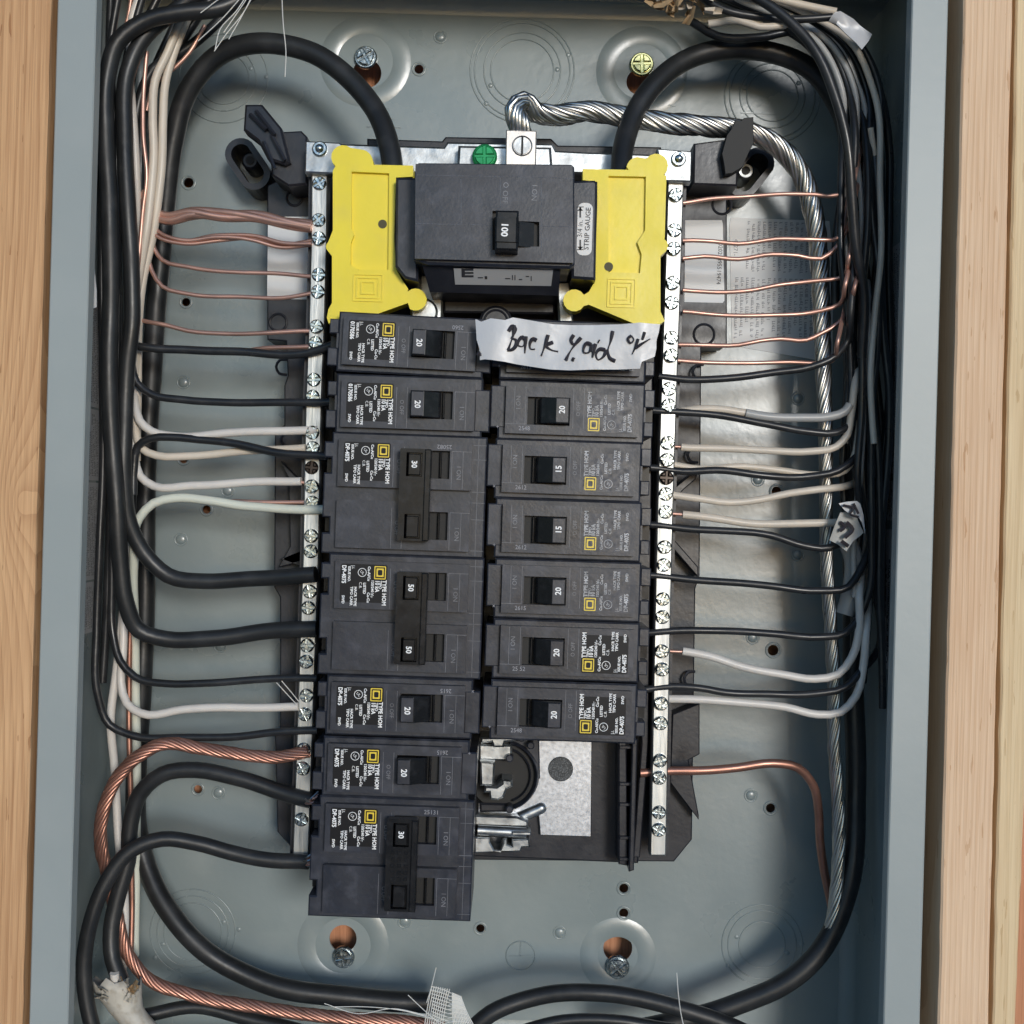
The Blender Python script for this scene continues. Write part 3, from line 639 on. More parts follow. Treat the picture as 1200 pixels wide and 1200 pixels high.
for px, py, am, dt, lb, dots in ((485.5, 544, ('30', None), '25082', 'upper double 30 amp breaker with handle tie, in the left column', False),
                             (481.5, 688.5, ('50', '50'), None, 'double 50 amp breaker with two white 50 marks on its tie, left column', False),
                             (470, 977.5, ('30', None), '25131', 'lowest double 30 amp breaker, handle tie with dotted grip, bottom of left column', True)):
    r = double('DP-4075', am, dots); r['label'] = lb
    if dt: d = MB(); d.text(dt, 1.6, .79, .25, 0 if dots else 180, .008); d.build('date_code', gry, r, local=True)
    place(r, px, py, 0, .1)

# ------------------------------------------------------------------ main breaker
mb_ = empty('main_breaker', P(580, 260, -1), 'large square black main breaker with a toggle marked 100 at the top centre', 'breaker')
MWt = .1
b = MB(); b.prism(PP([(486, 191), (490, 188), (670, 190), (673.5, 193), (674, 308), (668, 313), (500, 308), (484, 302)], MWt), -5.6, MWt-.3, .1); b.build('body', black, mb_)
hl = [tuple(P(x, y, MWt)[:2]) for x, y in ((577, 247), (607, 247), (607, 259), (632, 260), (632, 289), (607, 289), (607, 294), (577, 293))]
o2 = [tuple(P(x, y, MWt)[:2]) for x, y in ((487, 192), (671, 194), (672, 308), (486, 303))]
b = MB(); b.plate(o2, [hl], MWt-.32, MWt); o = b.build('faceplate', black, mb_); bv = o.modifiers.new('b', 'BEVEL'); bv.width = .0006; bv.segments = 2; bv.limit_method = 'ANGLE'
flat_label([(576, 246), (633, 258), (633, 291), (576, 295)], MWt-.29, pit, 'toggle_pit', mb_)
p = P(594, 269, MWt+.9); b = MB(); b.side([(p.x-.46, -.2), (p.x-.46, MWt+.9), (p.x-.40, MWt+.96), (p.x+.36, MWt+.96), (p.x+.46, MWt+.85), (p.x+.5, MWt+.2), (p.x+1.1, MWt-.05), (p.x+1.1, -.25)], p.y-.5, p.y+.5); b.box(p.x-.46, p.x+.46, p.y-.82, p.y+.78, -.2, MWt+.86, .08)
t = b.build('toggle', gloss, mb_); q = MB(); px_text(q, '100', 591, 269, 11, -90, MWt+.975, bold=.012); q.build('rating', wht, t)
b = MB(); s_ = MWt+.006
for a, d in (((488, 205), (672, 209)), ((487, 262), (575, 264)), ((634, 265), (672, 266)), ((540, 210), (540.5, 262)), ((634, 210), (634.5, 300)), ((586, 208), (586.5, 245))):
    A, B = P(*a, MWt), P(*d, MWt); b.tube([A, B], .012, 4)
b.build('moulding_line', emb, mb_)
b = MB(); px_text(b, 'O OFF', 592, 226, 9, -90, MWt+.006); px_text(b, 'I ON', 626, 226, 9, -90, MWt+.006); b.build('embossing', emb, mb_)
b = MB(); b.side([(0, 0)]*3, 0, 0) if False else None
A = P(494, 312, -.5); B = P(655, 346, -1.4)
b = MB(); b.add([(A.x, A.y+.15, -.6), (B.x, A.y, -.6), (B.x, B.y, -1.5), (A.x+.3, B.y, -1.5), (A.x, A.y+.15, -5), (B.x, A.y, -5), (B.x, B.y, -5), (A.x+.3, B.y, -5)], [(0, 1, 2, 3), (4, 5, 6, 7), (0, 1, 5, 4), (1, 2, 6, 5), (2, 3, 7, 6), (3, 0, 4, 7)]); b.build('lower_slope', black2, mb_)
fp = MB(); n_ = []
def onslope(x, y): p = P(x, y, -.9); t = (A.y-p.y)/(A.y-B.y); return (p.x, p.y, -.6-.9*t+.02)
fp.add([onslope(532, 316), onslope(648, 318), onslope(646, 334), onslope(533, 332)], [(0, 1, 2, 3)]); fo = fp.build('foil_label', silverfoil, mb_)
fp = MB(); 
for x0, x1, y0, y1 in ((541, 545, 316.5, 325), (545, 555, 316.5, 318.5), (545, 555, 319.8, 321.6), (545, 555, 323, 325), (560, 566, 325, 326), (568, 571, 324, 327), (592, 598, 326, 327), (600, 601, 323, 328), (603, 604, 323, 328), (608, 612, 327, 328), (616, 620, 324, 325), (622, 623, 324, 329)):
    fp.add([onslope(x0, y0)[:2]+(onslope(x0, y0)[2]+.02,), onslope(x1, y0)[:2]+(onslope(x1, y0)[2]+.02,), onslope(x1, y1)[:2]+(onslope(x1, y1)[2]+.02,), onslope(x0, y1)[:2]+(onslope(x0, y1)[2]+.02,)], [(0, 1, 2, 3)])
fp.build('foil_print', inkb, fo)
b = MB(); b.prism(PP([(464, 208), (490, 208), (490, 330), (474, 326), (463, 312)], -1.4), -5.6, -1.4, .1); b.build('side_wing', black, mb_)
b = MB(); b.prism(PP([(670, 212), (697, 211), (700, 214), (698, 328), (670, 326)], -1.2), -5.6, -1.2, .1); sw = b.build('side_wing', black, mb_)
c0, c1 = P(675.5, 299, -1.18), P(695, 238, -1.18); b = MB(); b.prism(rrect(c0.x, c0.y, c1.x, c1.y, .25), -1.2, -1.18); gl = b.build('gauge_label', paper, mb_)
b = MB(); px_text(b, 'STRIP GAUGE', 688.5, 268, 8.2, 90, -1.17, bold=.004); px_text(b, '3/4 in.', 680, 268, 8.2, 90, -1.17)
for y, sg in ((243, 1), (293, -1)):
    for q in ([(679, y), (681, y), (681, y+sg*12), (679, y+sg*12)], [(676.5, y+sg*4), (680, y), (683.5, y+sg*4)], [(676, y-1), (684, y-1), (684, y), (676, y)]): b.prism(PP(q, -1.17), -1.175, -1.17)
b.build('gauge_print', inkb, gl)

# ------------------------------------------------------------------ yellow covers
def arc(cx, cy, r, a0, a1, n=8): return [(cx+r*math.cos(math.radians(a0+(a1-a0)*i/n)), cy+r*math.sin(math.radians(a0+(a1-a0)*i/n))) for i in range(n+1)]
YW = -2.1
lp = arc(402, 184, 14, 130, 310)+arc(422, 190, 15, 285, 350, 5)+[(438, 193), (484, 194), (484, 207), (464, 208), (462, 280), (464, 315), (470, 326), (478, 338)]+arc(487, 351, 13, 225, 480, 12)+[(478, 355), (425, 374), (396, 374), (395, 378)]+[(385, 379), (383, 372)]+[(385, 362), (389, 355), (389, 300)]+arc(389, 289, 7, 130, 230, 4)+[(390, 270), (390, 200)]
rp = [(683, 198), (737, 199)]+arc(748, 198, 14, 190, 265, 5)+arc(769, 194, 14, 215, 410)+[(781, 206), (779, 278)]+arc(774, 288, 9, -60, 50, 4)+[(774, 300), (774, 365), (779, 376), (770, 382), (745, 380), (690, 357)]+arc(673, 352, 13, 30, 330, 12)+[(690, 342), (697, 330), (700, 240), (700, 213), (683, 211)]
def ycover(poly, panel, hole, sq, label, slope):
    base = P(poly[0][0], poly[0][1], YW); root = empty('yellow_cover', (base.x, base.y, YW-.6), label, 'cover', 'yellow lug covers')
    pan = [tuple(P(x, y, YW)[:2]) for x, y in panel]
    b = MB(); b.prism(PP(poly, YW-.2), -3.2, YW-.2)
    c = P(*hole, YW-.1); o = b.build('shell', yel, root)
    # raised frame round the sunk panel
    b = MB(); b.plate([tuple(P(x, y, YW)[:2]) for x, y in poly], [pan], YW-.21, YW); f = b.build('frame', yel, root); bv = f.modifiers.new('b', 'BEVEL'); bv.width = .0005; bv.segments = 2; bv.limit_method = 'ANGLE'
    b = MB(); hw_ = YW+.006 if hole[0] > 600 else YW-.19; b.cyl(c.x, c.y, .19, YW-.25, hw_, 20); b.build('pin_hole', mat('hole_olive', (.07, .06, .02), .6) if 'hole_olive' not in bpy.data.materials else bpy.data.materials['hole_olive'], root)
    a, d = P(sq[0], sq[3], YW), P(sq[2], sq[1], YW); e = MB(); mx, my = (a.x+d.x)/2, (a.y+d.y)/2; hw, hh = (d.x-a.x)/2, (d.y-a.y)/2
    for k0, k1 in ((1, .93), (.78, .68), (.48, .38)): 
        e.plate(rrect(mx-hw*k0, my-hh*k0, mx+hw*k0, my+hh*k0, .02, 1), [rrect(mx-hw*k1, my-hh*k1, mx+hw*k1, my+hh*k1, .01, 1)], YW, YW+.05)
    e.build('embossed_square', yel, root)
yw_d = 0
ycover(lp, [(412, 201), (456, 203), (455, 316), (420, 316), (411, 310), (411, 285), (415, 275), (412, 268)], (448, 262), (413, 322, 449, 353), 'yellow plastic cover left of the main breaker', [(406, 196), (462, 197), (461, 270), (463, 318), (468, 332), (462, 350), (425, 366), (396, 368), (396, 300), (402, 285), (402, 272), (400, 205)])
ycover(rp, [(713, 206), (757, 207), (756, 270), (747, 284), (752, 298), (750, 320), (713, 319)], (713, 313), (711, 327, 745, 360), 'yellow plastic cover right of the main breaker', [(704, 203), (762, 203), (768, 214), (766, 368), (745, 370), (700, 352), (700, 332), (703, 300), (704, 240)])

# ------------------------------------------------------------------ wires
def pw(pts, w0, w1=None):
    n = len(pts); out = []
    for i, p in enumerate(pts):
        w_ = p[2] if len(p) > 2 else w0+((w1 if w1 is not None else w0)-w0)*i/(n-1)
        out.append(P(p[0], p[1], w_))
    return out
def wire(name, pts, r, m, label, w0=-4.3, w1=None, group=None, cat='wire', n=10, tip=None, tipm=None):
    W = spline(pw(pts, w0, w1)); rc = r/sc((w0+(w1 if w1 is not None else w0))/2)
    # slight hand-bent unevenness
    ph = rnd(0, 6)
    for i in range(1, len(W)-1):
        W[i] = W[i]+Vector((0, .018*math.sin(i*.55+ph), .03*math.sin(i*.4+ph*2)))
    b = MB(); b.tube(W, rc, n)
    if tip is None:
        return tag(b.build(name, m, smooth=True, ang=60), label, cat, group)
    root = empty(name, W[0], label, cat, group)
    b.build('insulation', m, root, smooth=True, ang=60)
    t = MB(); tp = pw(tip, w0, w0); t.tube(spline(tp), rc*.42, 8); t.build('conductor', tipm or cop, root, smooth=True, ang=60)
    return root
def stranded(name, pts, r, ns, m, label, w0, w1=None, pitch=3.2, cat='cable', rr=None, group=None, loose=0):
    W = spline(pw(pts, w0, w1), .22); rc = r/sc((w0+(w1 if w1 is not None else w0))/2)
    root = empty(name, W[0], label, cat, group)
    # frames
    N = len(W); fr = []; t0 = (W[1]-W[0]).normalized(); nrm = Vector((0, 0, 1)); nrm = (nrm-t0*nrm.dot(t0)).normalized(); L = 0
    for i in range(N):
        t = (W[min(i+1, N-1)]-W[max(i-1, 0)]).normalized(); nrm = (nrm-t*nrm.dot(t)).normalized(); 
        if i: L += (W[i]-W[i-1]).length
        fr.append((W[i], nrm.copy(), t.cross(nrm), L))
    sr_ = math.pi*rc/ns*1.12 if ns > 3 else rc*.5
    for k in range(ns):
        pts_ = []; ra = rnd(.9, 1.06)
        for (c, a, b_, L) in fr:
            sc_ = rr(L/fr[-1][3]) if rr else 1
            th = 2*math.pi*(k/ns+L/pitch)+loose*math.sin(L*1.3+k*2.1)
            pts_.append(c+(a*math.cos(th)+b_*math.sin(th))*(rc*sc_-sr_*.6)*ra)
        b = MB(); b.tube(pts_, [sr_*(rr(f[3]/fr[-1][3]) if rr else 1) for f in fr], 6); b.build('strand', m, root, smooth=True, ang=80)
    if ns > 4: b = MB(); b.tube([f[0] for f in fr], [rc*.62*(rr(f[3]/fr[-1][3]) if rr else 1) for f in fr], 8); b.build('core_strand', m, root, smooth=True, ang=80)
    return root
G_CU_L = 'bare copper ground wires on the left'; G_B_L = 'black branch wires on the left'; G_W_L = 'white neutral wires on the left'
G_CU_R = 'bare copper ground wires on the right'; G_B_R = 'black branch wires on the right'; G_W_R = 'white neutral wires on the right'
# main feeders
wire('feeder_cable', [(462, 215, -3.2), (458, 180, -3.6), (440, 130, -4.4), (405, 88, -4.9), (360, 60, -5.2), (305, 50, -5.4), (255, 66, -6), (221, 105, -6.4), (203, 165, -6.8), (194, 240, -7.2), (184, 350, -7.4), (177, 450, -7.6), (171, 560, -7.8), (170, 700, -7.8), (166, 810, -7.8), (160, 900, -7.6), (163, 985, -7.2), (190, 1055, -6.6), (235, 1110, -6.2), (300, 1148, -6.2), (380, 1166, -6.2), (450, 1172, -6.4), (520, 1176, -6.6)], 12, inst, 'thick black feeder cable arching over to the left yellow cover', -6, cat='cable', n=16, group='main feeder cables')
wire('feeder_cable', [(727, 215, -3.2), (730, 175, -3.8), (743, 135, -4.6), (768, 98, -5.2), (800, 72, -5.8), (850, 58, -6.2), (905, 62, -6.4), (955, 85, -6.6), (985, 130, -6.8), (998, 220, -6.8), (1000, 400, -6.8), (1000, 600, -6.8), (1000, 800, -6.6), (1003, 930, -6.2), (994, 1040, -5.6), (965, 1110, -5.4), (915, 1155, -5.4), (855, 1180, -5.5), (790, 1198, -5.6), (720, 1212, -5.6)], 12, inst, 'thick black feeder cable arching over to the right yellow cover', -6, cat='cable', n=16, group='main feeder cables')
wire('feeder_cable', [(545, 1215, -4.4), (575, 1188, -4.4), (630, 1168, -4.6), (700, 1163, -4.4), (765, 1174, -4.2), (830, 1192, -4), (880, 1214, -4)], 10, inst, 'black cable humped along the bottom edge right of the frayed mesh', -4.6, cat='cable', n=14)
wire('feeder_cable', [(600, 1212, -4), (660, 1196, -4), (720, 1196, -4), (790, 1206, -4)], 7, inst, 'thinner black cable at the very bottom edge, right of centre', -4, cat='cable')
wire('feeder_cable', [(170, 1190, -5), (230, 1180, -5.4), (300, 1196, -5.4), (380, 1215, -5)], 8, inst, 'black cable along the bottom edge beside the torn white jacket', -5, cat='cable')
# left: heavy range wires
wire('heavy_wire', [(300, -12, -3.4), (262, 8, -3.2), (210, 16, -3.0), (168, 26, -2.9), (138, 48, -2.8), (126, 88, -2.8), (124, 160, -2.8), (128, 240, -2.8), (130, 330, -2.8), (128, 420, -2.8), (130, 500, -2.9), (137, 590, -3), (141, 660, -3.2), (147, 705, -3.4), (163, 738, -3.8), (195, 749, -4), (250, 748, -4), (310, 740, -4), (372, 737, -3.6)], 10, inst, 'heavy black wire curving right into the lower pole of the 50 amp breaker', -3, cat='wire', n=14, group='heavy black wires')
wire('heavy_wire', [(240, -12, -3.6), (205, 12, -3.6), (170, 42, -3.5), (150, 85, -3.4), (146, 160, -3.2), (150, 240, -3.1), (154, 320, -3.1), (155, 380, -3.2), (149, 430, -3.3), (146, 500, -3.4), (146, 570, -3.5), (152, 615, -3.7), (170, 650, -4), (197, 674, -4.2), (240, 681, -4.2), (300, 678, -4.1), (370, 673, -3.6)], 9.5, inst, 'heavy black wire curving right into the upper pole of the 50 amp breaker', -3.4, cat='wire', n=14, group='heavy black wires')
wire('heavy_wire', [(366, 938, -3.8), (330, 929, -4), (280, 912, -4.1), (230, 902, -4.2), (190, 908, -4.2), (164, 930, -4.3), (153, 965, -4.4), (150, 1010, -4.4), (138, 1050, -4.2), (130, 1090, -4), (132, 1125, -3.8), (142, 1150, -3.6)], 9.5, inst, 'heavy black wire from the torn white jacket to upper pole of lowest 30 amp breaker', -4, n=14, group='heavy black wires')
wire('heavy_wire', [(362, 1010, -3.6), (320, 1008, -3.6), (270, 999, -3.6), (230, 988, -3.4), (190, 983, -3.2), (155, 996, -3), (125, 1033, -2.8), (105, 1085, -2.6), (98, 1135, -2.6), (103, 1180, -2.6), (112, 1215, -2.6)], 9, inst, 'heavy black wire looping at lower left into the lower pole of lowest 30 amp breaker', -3.4, n=14, group='heavy black wires')
# left branch blacks
wire('black_wire', [(140, -12, -4), (128, 60, -4.2), (119, 150, -4.2), (119, 260, -4.2), (120, 400, -4.2), (121, 520, -4.2), (117, 640, -4.2), (113, 740, -4.2), (115, 815, -4.2), (128, 850, -4.3), (155, 862, -4.3), (210, 864, -4.3), (270, 864, -4.2), (320, 858, -4), (372, 856, -3.8)], 4.6, ins, 'black wire running lowest into the left-column 20 amp breaker above the 30 amp', -4.2, group=G_B_L)
wire('black_wire', [(170, -12, -4.8), (150, 60, -4.8), (138, 160, -4.8), (138, 300, -4.8), (138, 420, -4.8), (134, 560, -4.8), (131, 680, -4.8), (133, 745, -4.8), (141, 775, -4.6), (158, 793, -4.5), (195, 801, -4.4), (240, 801, -4.3), (300, 796, -4.2), (372, 795, -3.9)], 4.6, ins, 'black wire entering the left-column breaker just below the double 50 amp', -4.4, group=G_B_L)
wire('black_wire', [(150, 340, -4.2), (152, 375, -4.2), (157, 404, -4.2), (175, 408, -4.2), (220, 410, -4.2), (280, 412, -4.1), (330, 416, -4), (362, 413, -3.8), (392, 403, -3.5)], 5, ins, 'black wire bending up into the topmost left breaker', -4, group=G_B_L)
wire('black_wire', [(152, 380, -4.3), (154, 425, -4.3), (160, 448, -4.3), (178, 462, -4.3), (215, 469, -4.3), (260, 471, -4.2), (320, 472, -4), (390, 471, -3.6)], 4.6, ins, 'black wire running level into the second breaker of the left column', -4, group=G_B_L)
wire('black_wire', [(156, 580, -4.3), (157, 545, -4.3), (161, 524, -4.3), (176, 514, -4.2), (200, 512, -4.2), (235, 515, -4.2), (280, 521, -4), (325, 530, -3.8), (384, 535, -3.5)], 4.8, ins, 'black wire crossing over two white wires into the upper 30 amp breaker', -4, group=G_B_L)
for i, (pts, r) in enumerate((([(190, -12), (165, 40), (152, 110), (142, 210), (133, 300), (128, 420), (129, 560), (126, 700), (120, 800)], 5), ([(225, -12), (200, 40), (178, 90), (168, 150), (160, 240), (162, 330), (158, 450), (156, 560), (150, 680), (140, 760)], 5),
                             ([(255, -12), (225, 30), (200, 70), (172, 120), (165, 200), (164, 300)], 6), ([(275, 5), (240, 40), (215, 60), (180, 80), (166, 110), (158, 150), (148, 220)], 6), ([(130, -12), (128, 60), (135, 150), (136, 250), (140, 380), (140, 520), (138, 640)], 4.5))):
    wire('black_wire', pts, r, ins, ['black wire low in the left bundle, ending near the lower white wires', 'long black wire in the back of the left vertical bundle, beside the feeder', 'short black wire between cream wires at upper left', 'black wire swept over the upper left corner of the bundle', 'thin black wire straight down between the two heavy wires at left'][i], -6.2 if i < 2 else -5.4, group='black wires of the left bundle')
# left whites
wire('white_wire', [(225, -12, -4.6), (212, 20, -4.4), (197, 60, -4.4), (182, 95, -4.3), (179, 135, -4.2), (180, 180, -4.2), (177, 225, -4.2), (172, 270, -4.2), (165, 310, -4.4), (160, 345, -4.6), (160, 400, -4.8), (158, 440, -4.8)], 5, wins2, 'cream wire dropping on the left of a pair beside the copper bundles', -4.4, group='cream wires of the upper left bundle')
wire('white_wire', [(238, -12, -4.8), (222, 18, -4.8), (206, 55, -4.7), (194, 95, -4.6), (191, 145, -4.5), (190, 190, -4.4), (185, 235, -4.4), (178, 280, -4.6), (168, 325, -4.8), (163, 370, -4.8), (161, 470, -5), (160, 540, -5)], 5, wins2, 'cream wire dropping on the right of a pair beside the arching feeder', -4.6, group='cream wires of the upper left bundle')
wire('white_wire', [(165, -10, -4.8), (155, 20, -4.8), (152, 70, -4.8), (156, 140, -4.6), (160, 200, -4.8), (162, 260, -5.2), (160, 330, -5.6)], 4.8, wins, 'off-white wire furthest left at the top of the bundle', -4.8, group='cream wires of the upper left bundle')
wire('white_wire', [(350, 828, -4.1), (300, 829, -4.2), (215, 831, -4.4), (165, 836, -4.6), (149, 825, -4.8), (142, 800, -5), (144, 765, -5), (145, 720, -5.2), (148, 640, -5.4)], 5, wins, 'white wire at the left below the 50 amp breaker, with bare copper end', -4.2, tip=[(340, 828), (360, 827)], group=G_W_L)
wire('white_wire', [(150, 620, -5.4), (146, 700, -5.4), (136, 790, -5.4), (130, 840, -5.4), (134, 900, -5.6), (139, 980, -5.6), (146, 1060, -5.4), (143, 1150, -5)], 5, wins, 'long vertical white wire running down to the torn jacket at lower left', -5.4, group=G_W_L)
wire('white_wire', [(372, 504, -4), (320, 505, -4.1), (262, 508, -4.2), (205, 511, -4.3), (178, 506, -4.4), (164, 494, -4.5), (158, 470, -4.8), (157, 400, -5)], 5, wins, 'topmost white wire on the left, running level above the black one', -4.2, tip=[(360, 504), (372, 505)], group=G_W_L)
wire('white_wire', [(358, 525, -4.1), (300, 528, -4.4), (220, 534, -4.5), (184, 534, -4.5), (166, 526, -4.6), (159, 505, -4.8), (157, 450, -5)], 4.8, wins2, 'pinkish white wire passing under the crossing black wire at left', -4.4, tip=[(350, 525), (368, 525)], group=G_W_L)
wire('white_wire', [(353, 564, -4.1), (300, 565, -4.2), (225, 569, -4.3), (180, 570, -4.4), (164, 558, -4.5), (158, 535, -4.8), (156, 480, -5)], 5, wins, 'white wire with stripped copper end beneath the black screw at left', -4.2, tip=[(345, 564), (368, 567)], group=G_W_L)
wire('white_wire', [(158, 1120, -6.6), (160, 900, -6.6), (158, 740, -6.0), (157, 660, -5), (163, 607, -4.4), (180, 590, -4.3), (205, 584, -4.3), (245, 586, -4.2), (285, 593, -4.1), (325, 596, -4), (384, 597, -3.8)], 5.4, wgrn, 'greenish white wire arching highest over the left back panel into the 30 amp breaker', -4.2, group=G_W_L)
# left copper
stranded('copper_bundle', [(172, 225, -5), (178, 248, -4.8), (195, 256, -4.6), (225, 250, -4.4), (260, 252, -4.3), (300, 254, -4.2), (330, 260, -4.1), (366, 266, -4)], 6.2, 5, cop, 'upper twisted bundle of bare copper wires at upper left', -4.4, pitch=14, group=G_CU_L, cat='wire', loose=.5)
stranded('copper_bundle', [(168, 235, -5), (172, 258, -4.8), (186, 275, -4.6), (215, 283, -4.5), (255, 279, -4.4), (300, 280, -4.3), (330, 287, -4.2), (366, 284, -4)], 4.6, 3, cop, 'lower twisted bundle of three bare copper wires at upper left', -4.4, pitch=12, group=G_CU_L, cat='wire', loose=.4)
for pts, lb in (([(176, 270), (181, 292), (190, 305), (220, 313), (280, 319), (330, 321), (368, 324)], 'single copper wire just below the two copper bundles at left'), ([(172, 290), (178, 318), (190, 336), (220, 344), (280, 348), (330, 349), (368, 343)], 'copper wire at left ending at the bottom of the white tray label'),
                ([(160, 374), (175, 377), (195, 381), (220, 388), (265, 391), (310, 390), (366, 388)], 'copper wire running just above the topmost black wire at left'), ([(290, 411), (310, 408), (366, 406)], 'short copper wire partly hidden behind the topmost black wire at left'),
                ([(225, 586), (245, 587), (300, 588), (366, 589)], 'copper wire lying just behind the greenish white wire')):
    wire('copper_wire', pts, 2.6, cop, lb, -4.9, -4.1, group=G_CU_L, n=8)
wire('copper_wire', [(160, 640, -6), (155, 700, -6), (152, 760, -6), (151, 840, -6), (153, 920, -6), (154, 1000, -6), (155, 1060, -6), (153, 1125, -5.6)], 3.2, cop2, 'long vertical bare copper wire along the lower left bundle', -6, n=8)
for pts, lb in (([(155, -10), (150, 22), (143, 45)], 'short reddish copper wire at the very top of the left bundle'), ([(172, 60), (168, 110), (168, 160), (172, 210), (168, 240), (163, 300), (159, 340)], 'dark copper wire snaking between the black and cream wires at upper left'), ([(240, 30), (222, 62), (206, 78), (180, 100), (172, 130)], 'copper wire behind the cream pair at upper left')):
    wire('copper_wire', pts, 2.6, cop, lb, -4.1 if 'snaking' in lb else -5, n=8)
stranded('stranded_copper', [(362, 880, -3.9), (330, 887, -4), (290, 885, -4), (240, 878, -4), (190, 872, -3.9), (160, 888, -3.8), (135, 915, -3.8), (120, 955, -3.8), (118, 990, -4), (126, 1025, -4.4), (136, 1070, -4.6), (148, 1115, -4.8), (175, 1148, -4.8), (225, 1166, -4.8), (300, 1180, -4.8), (390, 1192, -4.8), (480, 1198, -4.8), (520, 1205, -4.8)], 6.8, 9, cop2, 'thick stranded bare copper cable looping round the lower left corner', -4.2, pitch=3.6)
for y0, px in ((942, 366), (1010, 360)):
    for k in range(5):
        pass
for (x, y), lb in (((364, 940), 'frayed copper end entering upper pole of lowest 30 amp breaker'), ((360, 1010), 'frayed copper end entering lower pole of lowest 30 amp breaker')):
    root = empty('frayed_wire_end', P(x, y, -3.6), lb, 'wire end')
    for k in range(7):
        b = MB(); a = P(x-6, y+rnd(-5, 5), -3.7+rnd(-.2, .2)); d = P(x+9, y-12+k*2.6, -3.3+rnd(-.2, .2)); m_ = (a+d)/2+Vector((0, 0, .25)); b.tube(spline([a, m_, d]), .05, 5); b.build('strand', cop if k % 3 else als, root, smooth=True)
# right side: horizontal runs continuing up the bundle
def up(k, y, end=-12):
    x0 = 998+4.1*k
    xs = lambda yy: x0+5*math.sin(yy/95+k*1.7)+3*math.sin(yy/43+k)
    pts = []; yy = y
    while yy > 150: pts.append((xs(yy), yy, -3.8-(k*37 % 11)*.22)); yy -= 75
    j = (k*5) % 9
    pts += [(x0-4-j, 105, -4.4-.1*j), (x0-26-2*j, 55, -4.4-.1*j), (x0-70-3*j, 22, -4.6-.1*j), (x0-125-4*j, -2-j*.6, -4.9-.1*j)]
    return pts
BR = [([(772, 441), (800, 445), (850, 443), (905, 437), (950, 430), (980, 416), (994, 398)], 'highest black wire on the right, rising into the bundle', 0, 380), ([(765, 481), (800, 483), (850, 488), (900, 497), (945, 506), (980, 507), (998, 496)], 'black wire crossing below the grey-sleeved one at right', 1, 470),
      ([(762, 548), (800, 552), (840, 551), (890, 557), (950, 558), (982, 552), (1001, 538)], 'wavy black wire feeding the upper 15 amp breaker', 2, 510), ([(762, 615), (800, 619), (850, 622), (905, 628), (942, 639), (972, 642), (992, 632), (1006, 600)], 'black wire ending behind the folded white tag at right', 3, 560),
      ([(760, 674), (800, 678), (850, 682), (905, 687), (960, 692), (995, 688), (1007, 670)], 'black wire below the folded white tag, at right', 4, 640), ([(758, 742), (800, 739), (850, 739), (905, 743), (960, 746), (990, 742), (1006, 725)], 'black wire above the lower white wires, at right', 6, 700),
      ([(756, 808), (790, 804), (820, 806), (850, 812), (900, 813), (955, 813), (990, 806), (1010, 785)], 'lowest black wire on the right, into the bottom breaker', 7, 760)]
for pts, lb, k, yy in BR: wire('black_wire', [(x, y, -4.1) for x, y in pts[:-1]]+[(pts[-1][0], pts[-1][1], -4.3)]+up(k, yy), 4.4, ins, lb, -4.2, group=G_B_R)
for i, (k, yy, r) in enumerate(((5, 800, 4.8), (8, 790, 4.6), (9, 760, 4.8), (10, 620, 4.6), (2.6, 330, 5.5), (-2, 520, 4.2), (6.6, 560, 4.5), (-3, 360, 5.2), (-1, 700, 4.4), (3.5, 620, 5.0), (0.5, 760, 4.6), (7.5, 830, 4.4))):
    wire('black_wire', up(k, yy), r, ins, 'black wire running vertically in the dense right-hand bundle', -5, group='black wires packed in the right bundle')
for k, y1, r, m_, lb in ((-1.6, 470, 3.8, gins, 'grey wire running down the inner edge of the right bundle'), (1.4, 300, 3.6, wins2, 'cream wire weaving down the middle of the right bundle'), (4.6, 430, 3.6, gins, 'grey wire deep in the middle of the right bundle'), (7.2, 520, 3.8, wins2, 'tan wire near the outer side of the right bundle'), (2.2, 700, 3.6, gins, 'long grey wire reaching the lower end of the right bundle')):
    pts = [(x, y, w_+.35) for x, y, w_ in up(k, y1)]
    wire('pale_wire', pts, r, m_, lb, -4.4)
wire('black_wire', [(870, -12, -2.6), (905, 8, -2.4), (935, 35, -2.3), (960, 68, -2.2), (978, 110, -2.2), (992, 165, -2.3), (998, 230, -2.6), (1003, 290, -3), (1012, 340, -3.6), (1010, 420, -4)], 6, ins, 'glossy black wire in front, sweeping diagonally over the upper right bundle', -2.4)
wire('black_wire', [(815, -8, -3.4), (850, 12, -3.2), (890, 20, -3.2), (940, 22, -3.2), (975, 20, -3.2)], 4.6, ins, 'black wire running into the white tape at upper right', -3.2)
wire('black_wire', [(810, 25, -5.5), (840, 42, -5.2), (890, 44, -5), (935, 36, -5), (975, 50, -5), (1005, 80, -5)], 5, ins, 'black wire passing below the torn kraft paper at upper right', -5)
wire('cream_wire', [(870, -12, -3.8), (910, -2, -3.8), (945, 6, -3.7), (980, 14, -3.6)], 4.6, wins2, 'cream wire running along the top edge into the white tape', -3.8)
wire('cream_wire', [(830, 28, -5), (865, 24, -4.8), (890, 32, -4.8), (925, 30, -4.8), (960, 38, -4.8), (990, 50, -4.8), (1010, 70, -4.8), (1022, 110, -4.8), (1024, 140, -5)], 4.4, wins2, 'cream wire curling under the torn paper and down at right', -4.8)
wire('cream_wire', [(995, 65, -5.2), (996, 110, -5.2), (1000, 150, -5.2), (1005, 220, -5.4)], 4, gins, 'dull grey wire glimpsed high in the right bundle', -5.2)
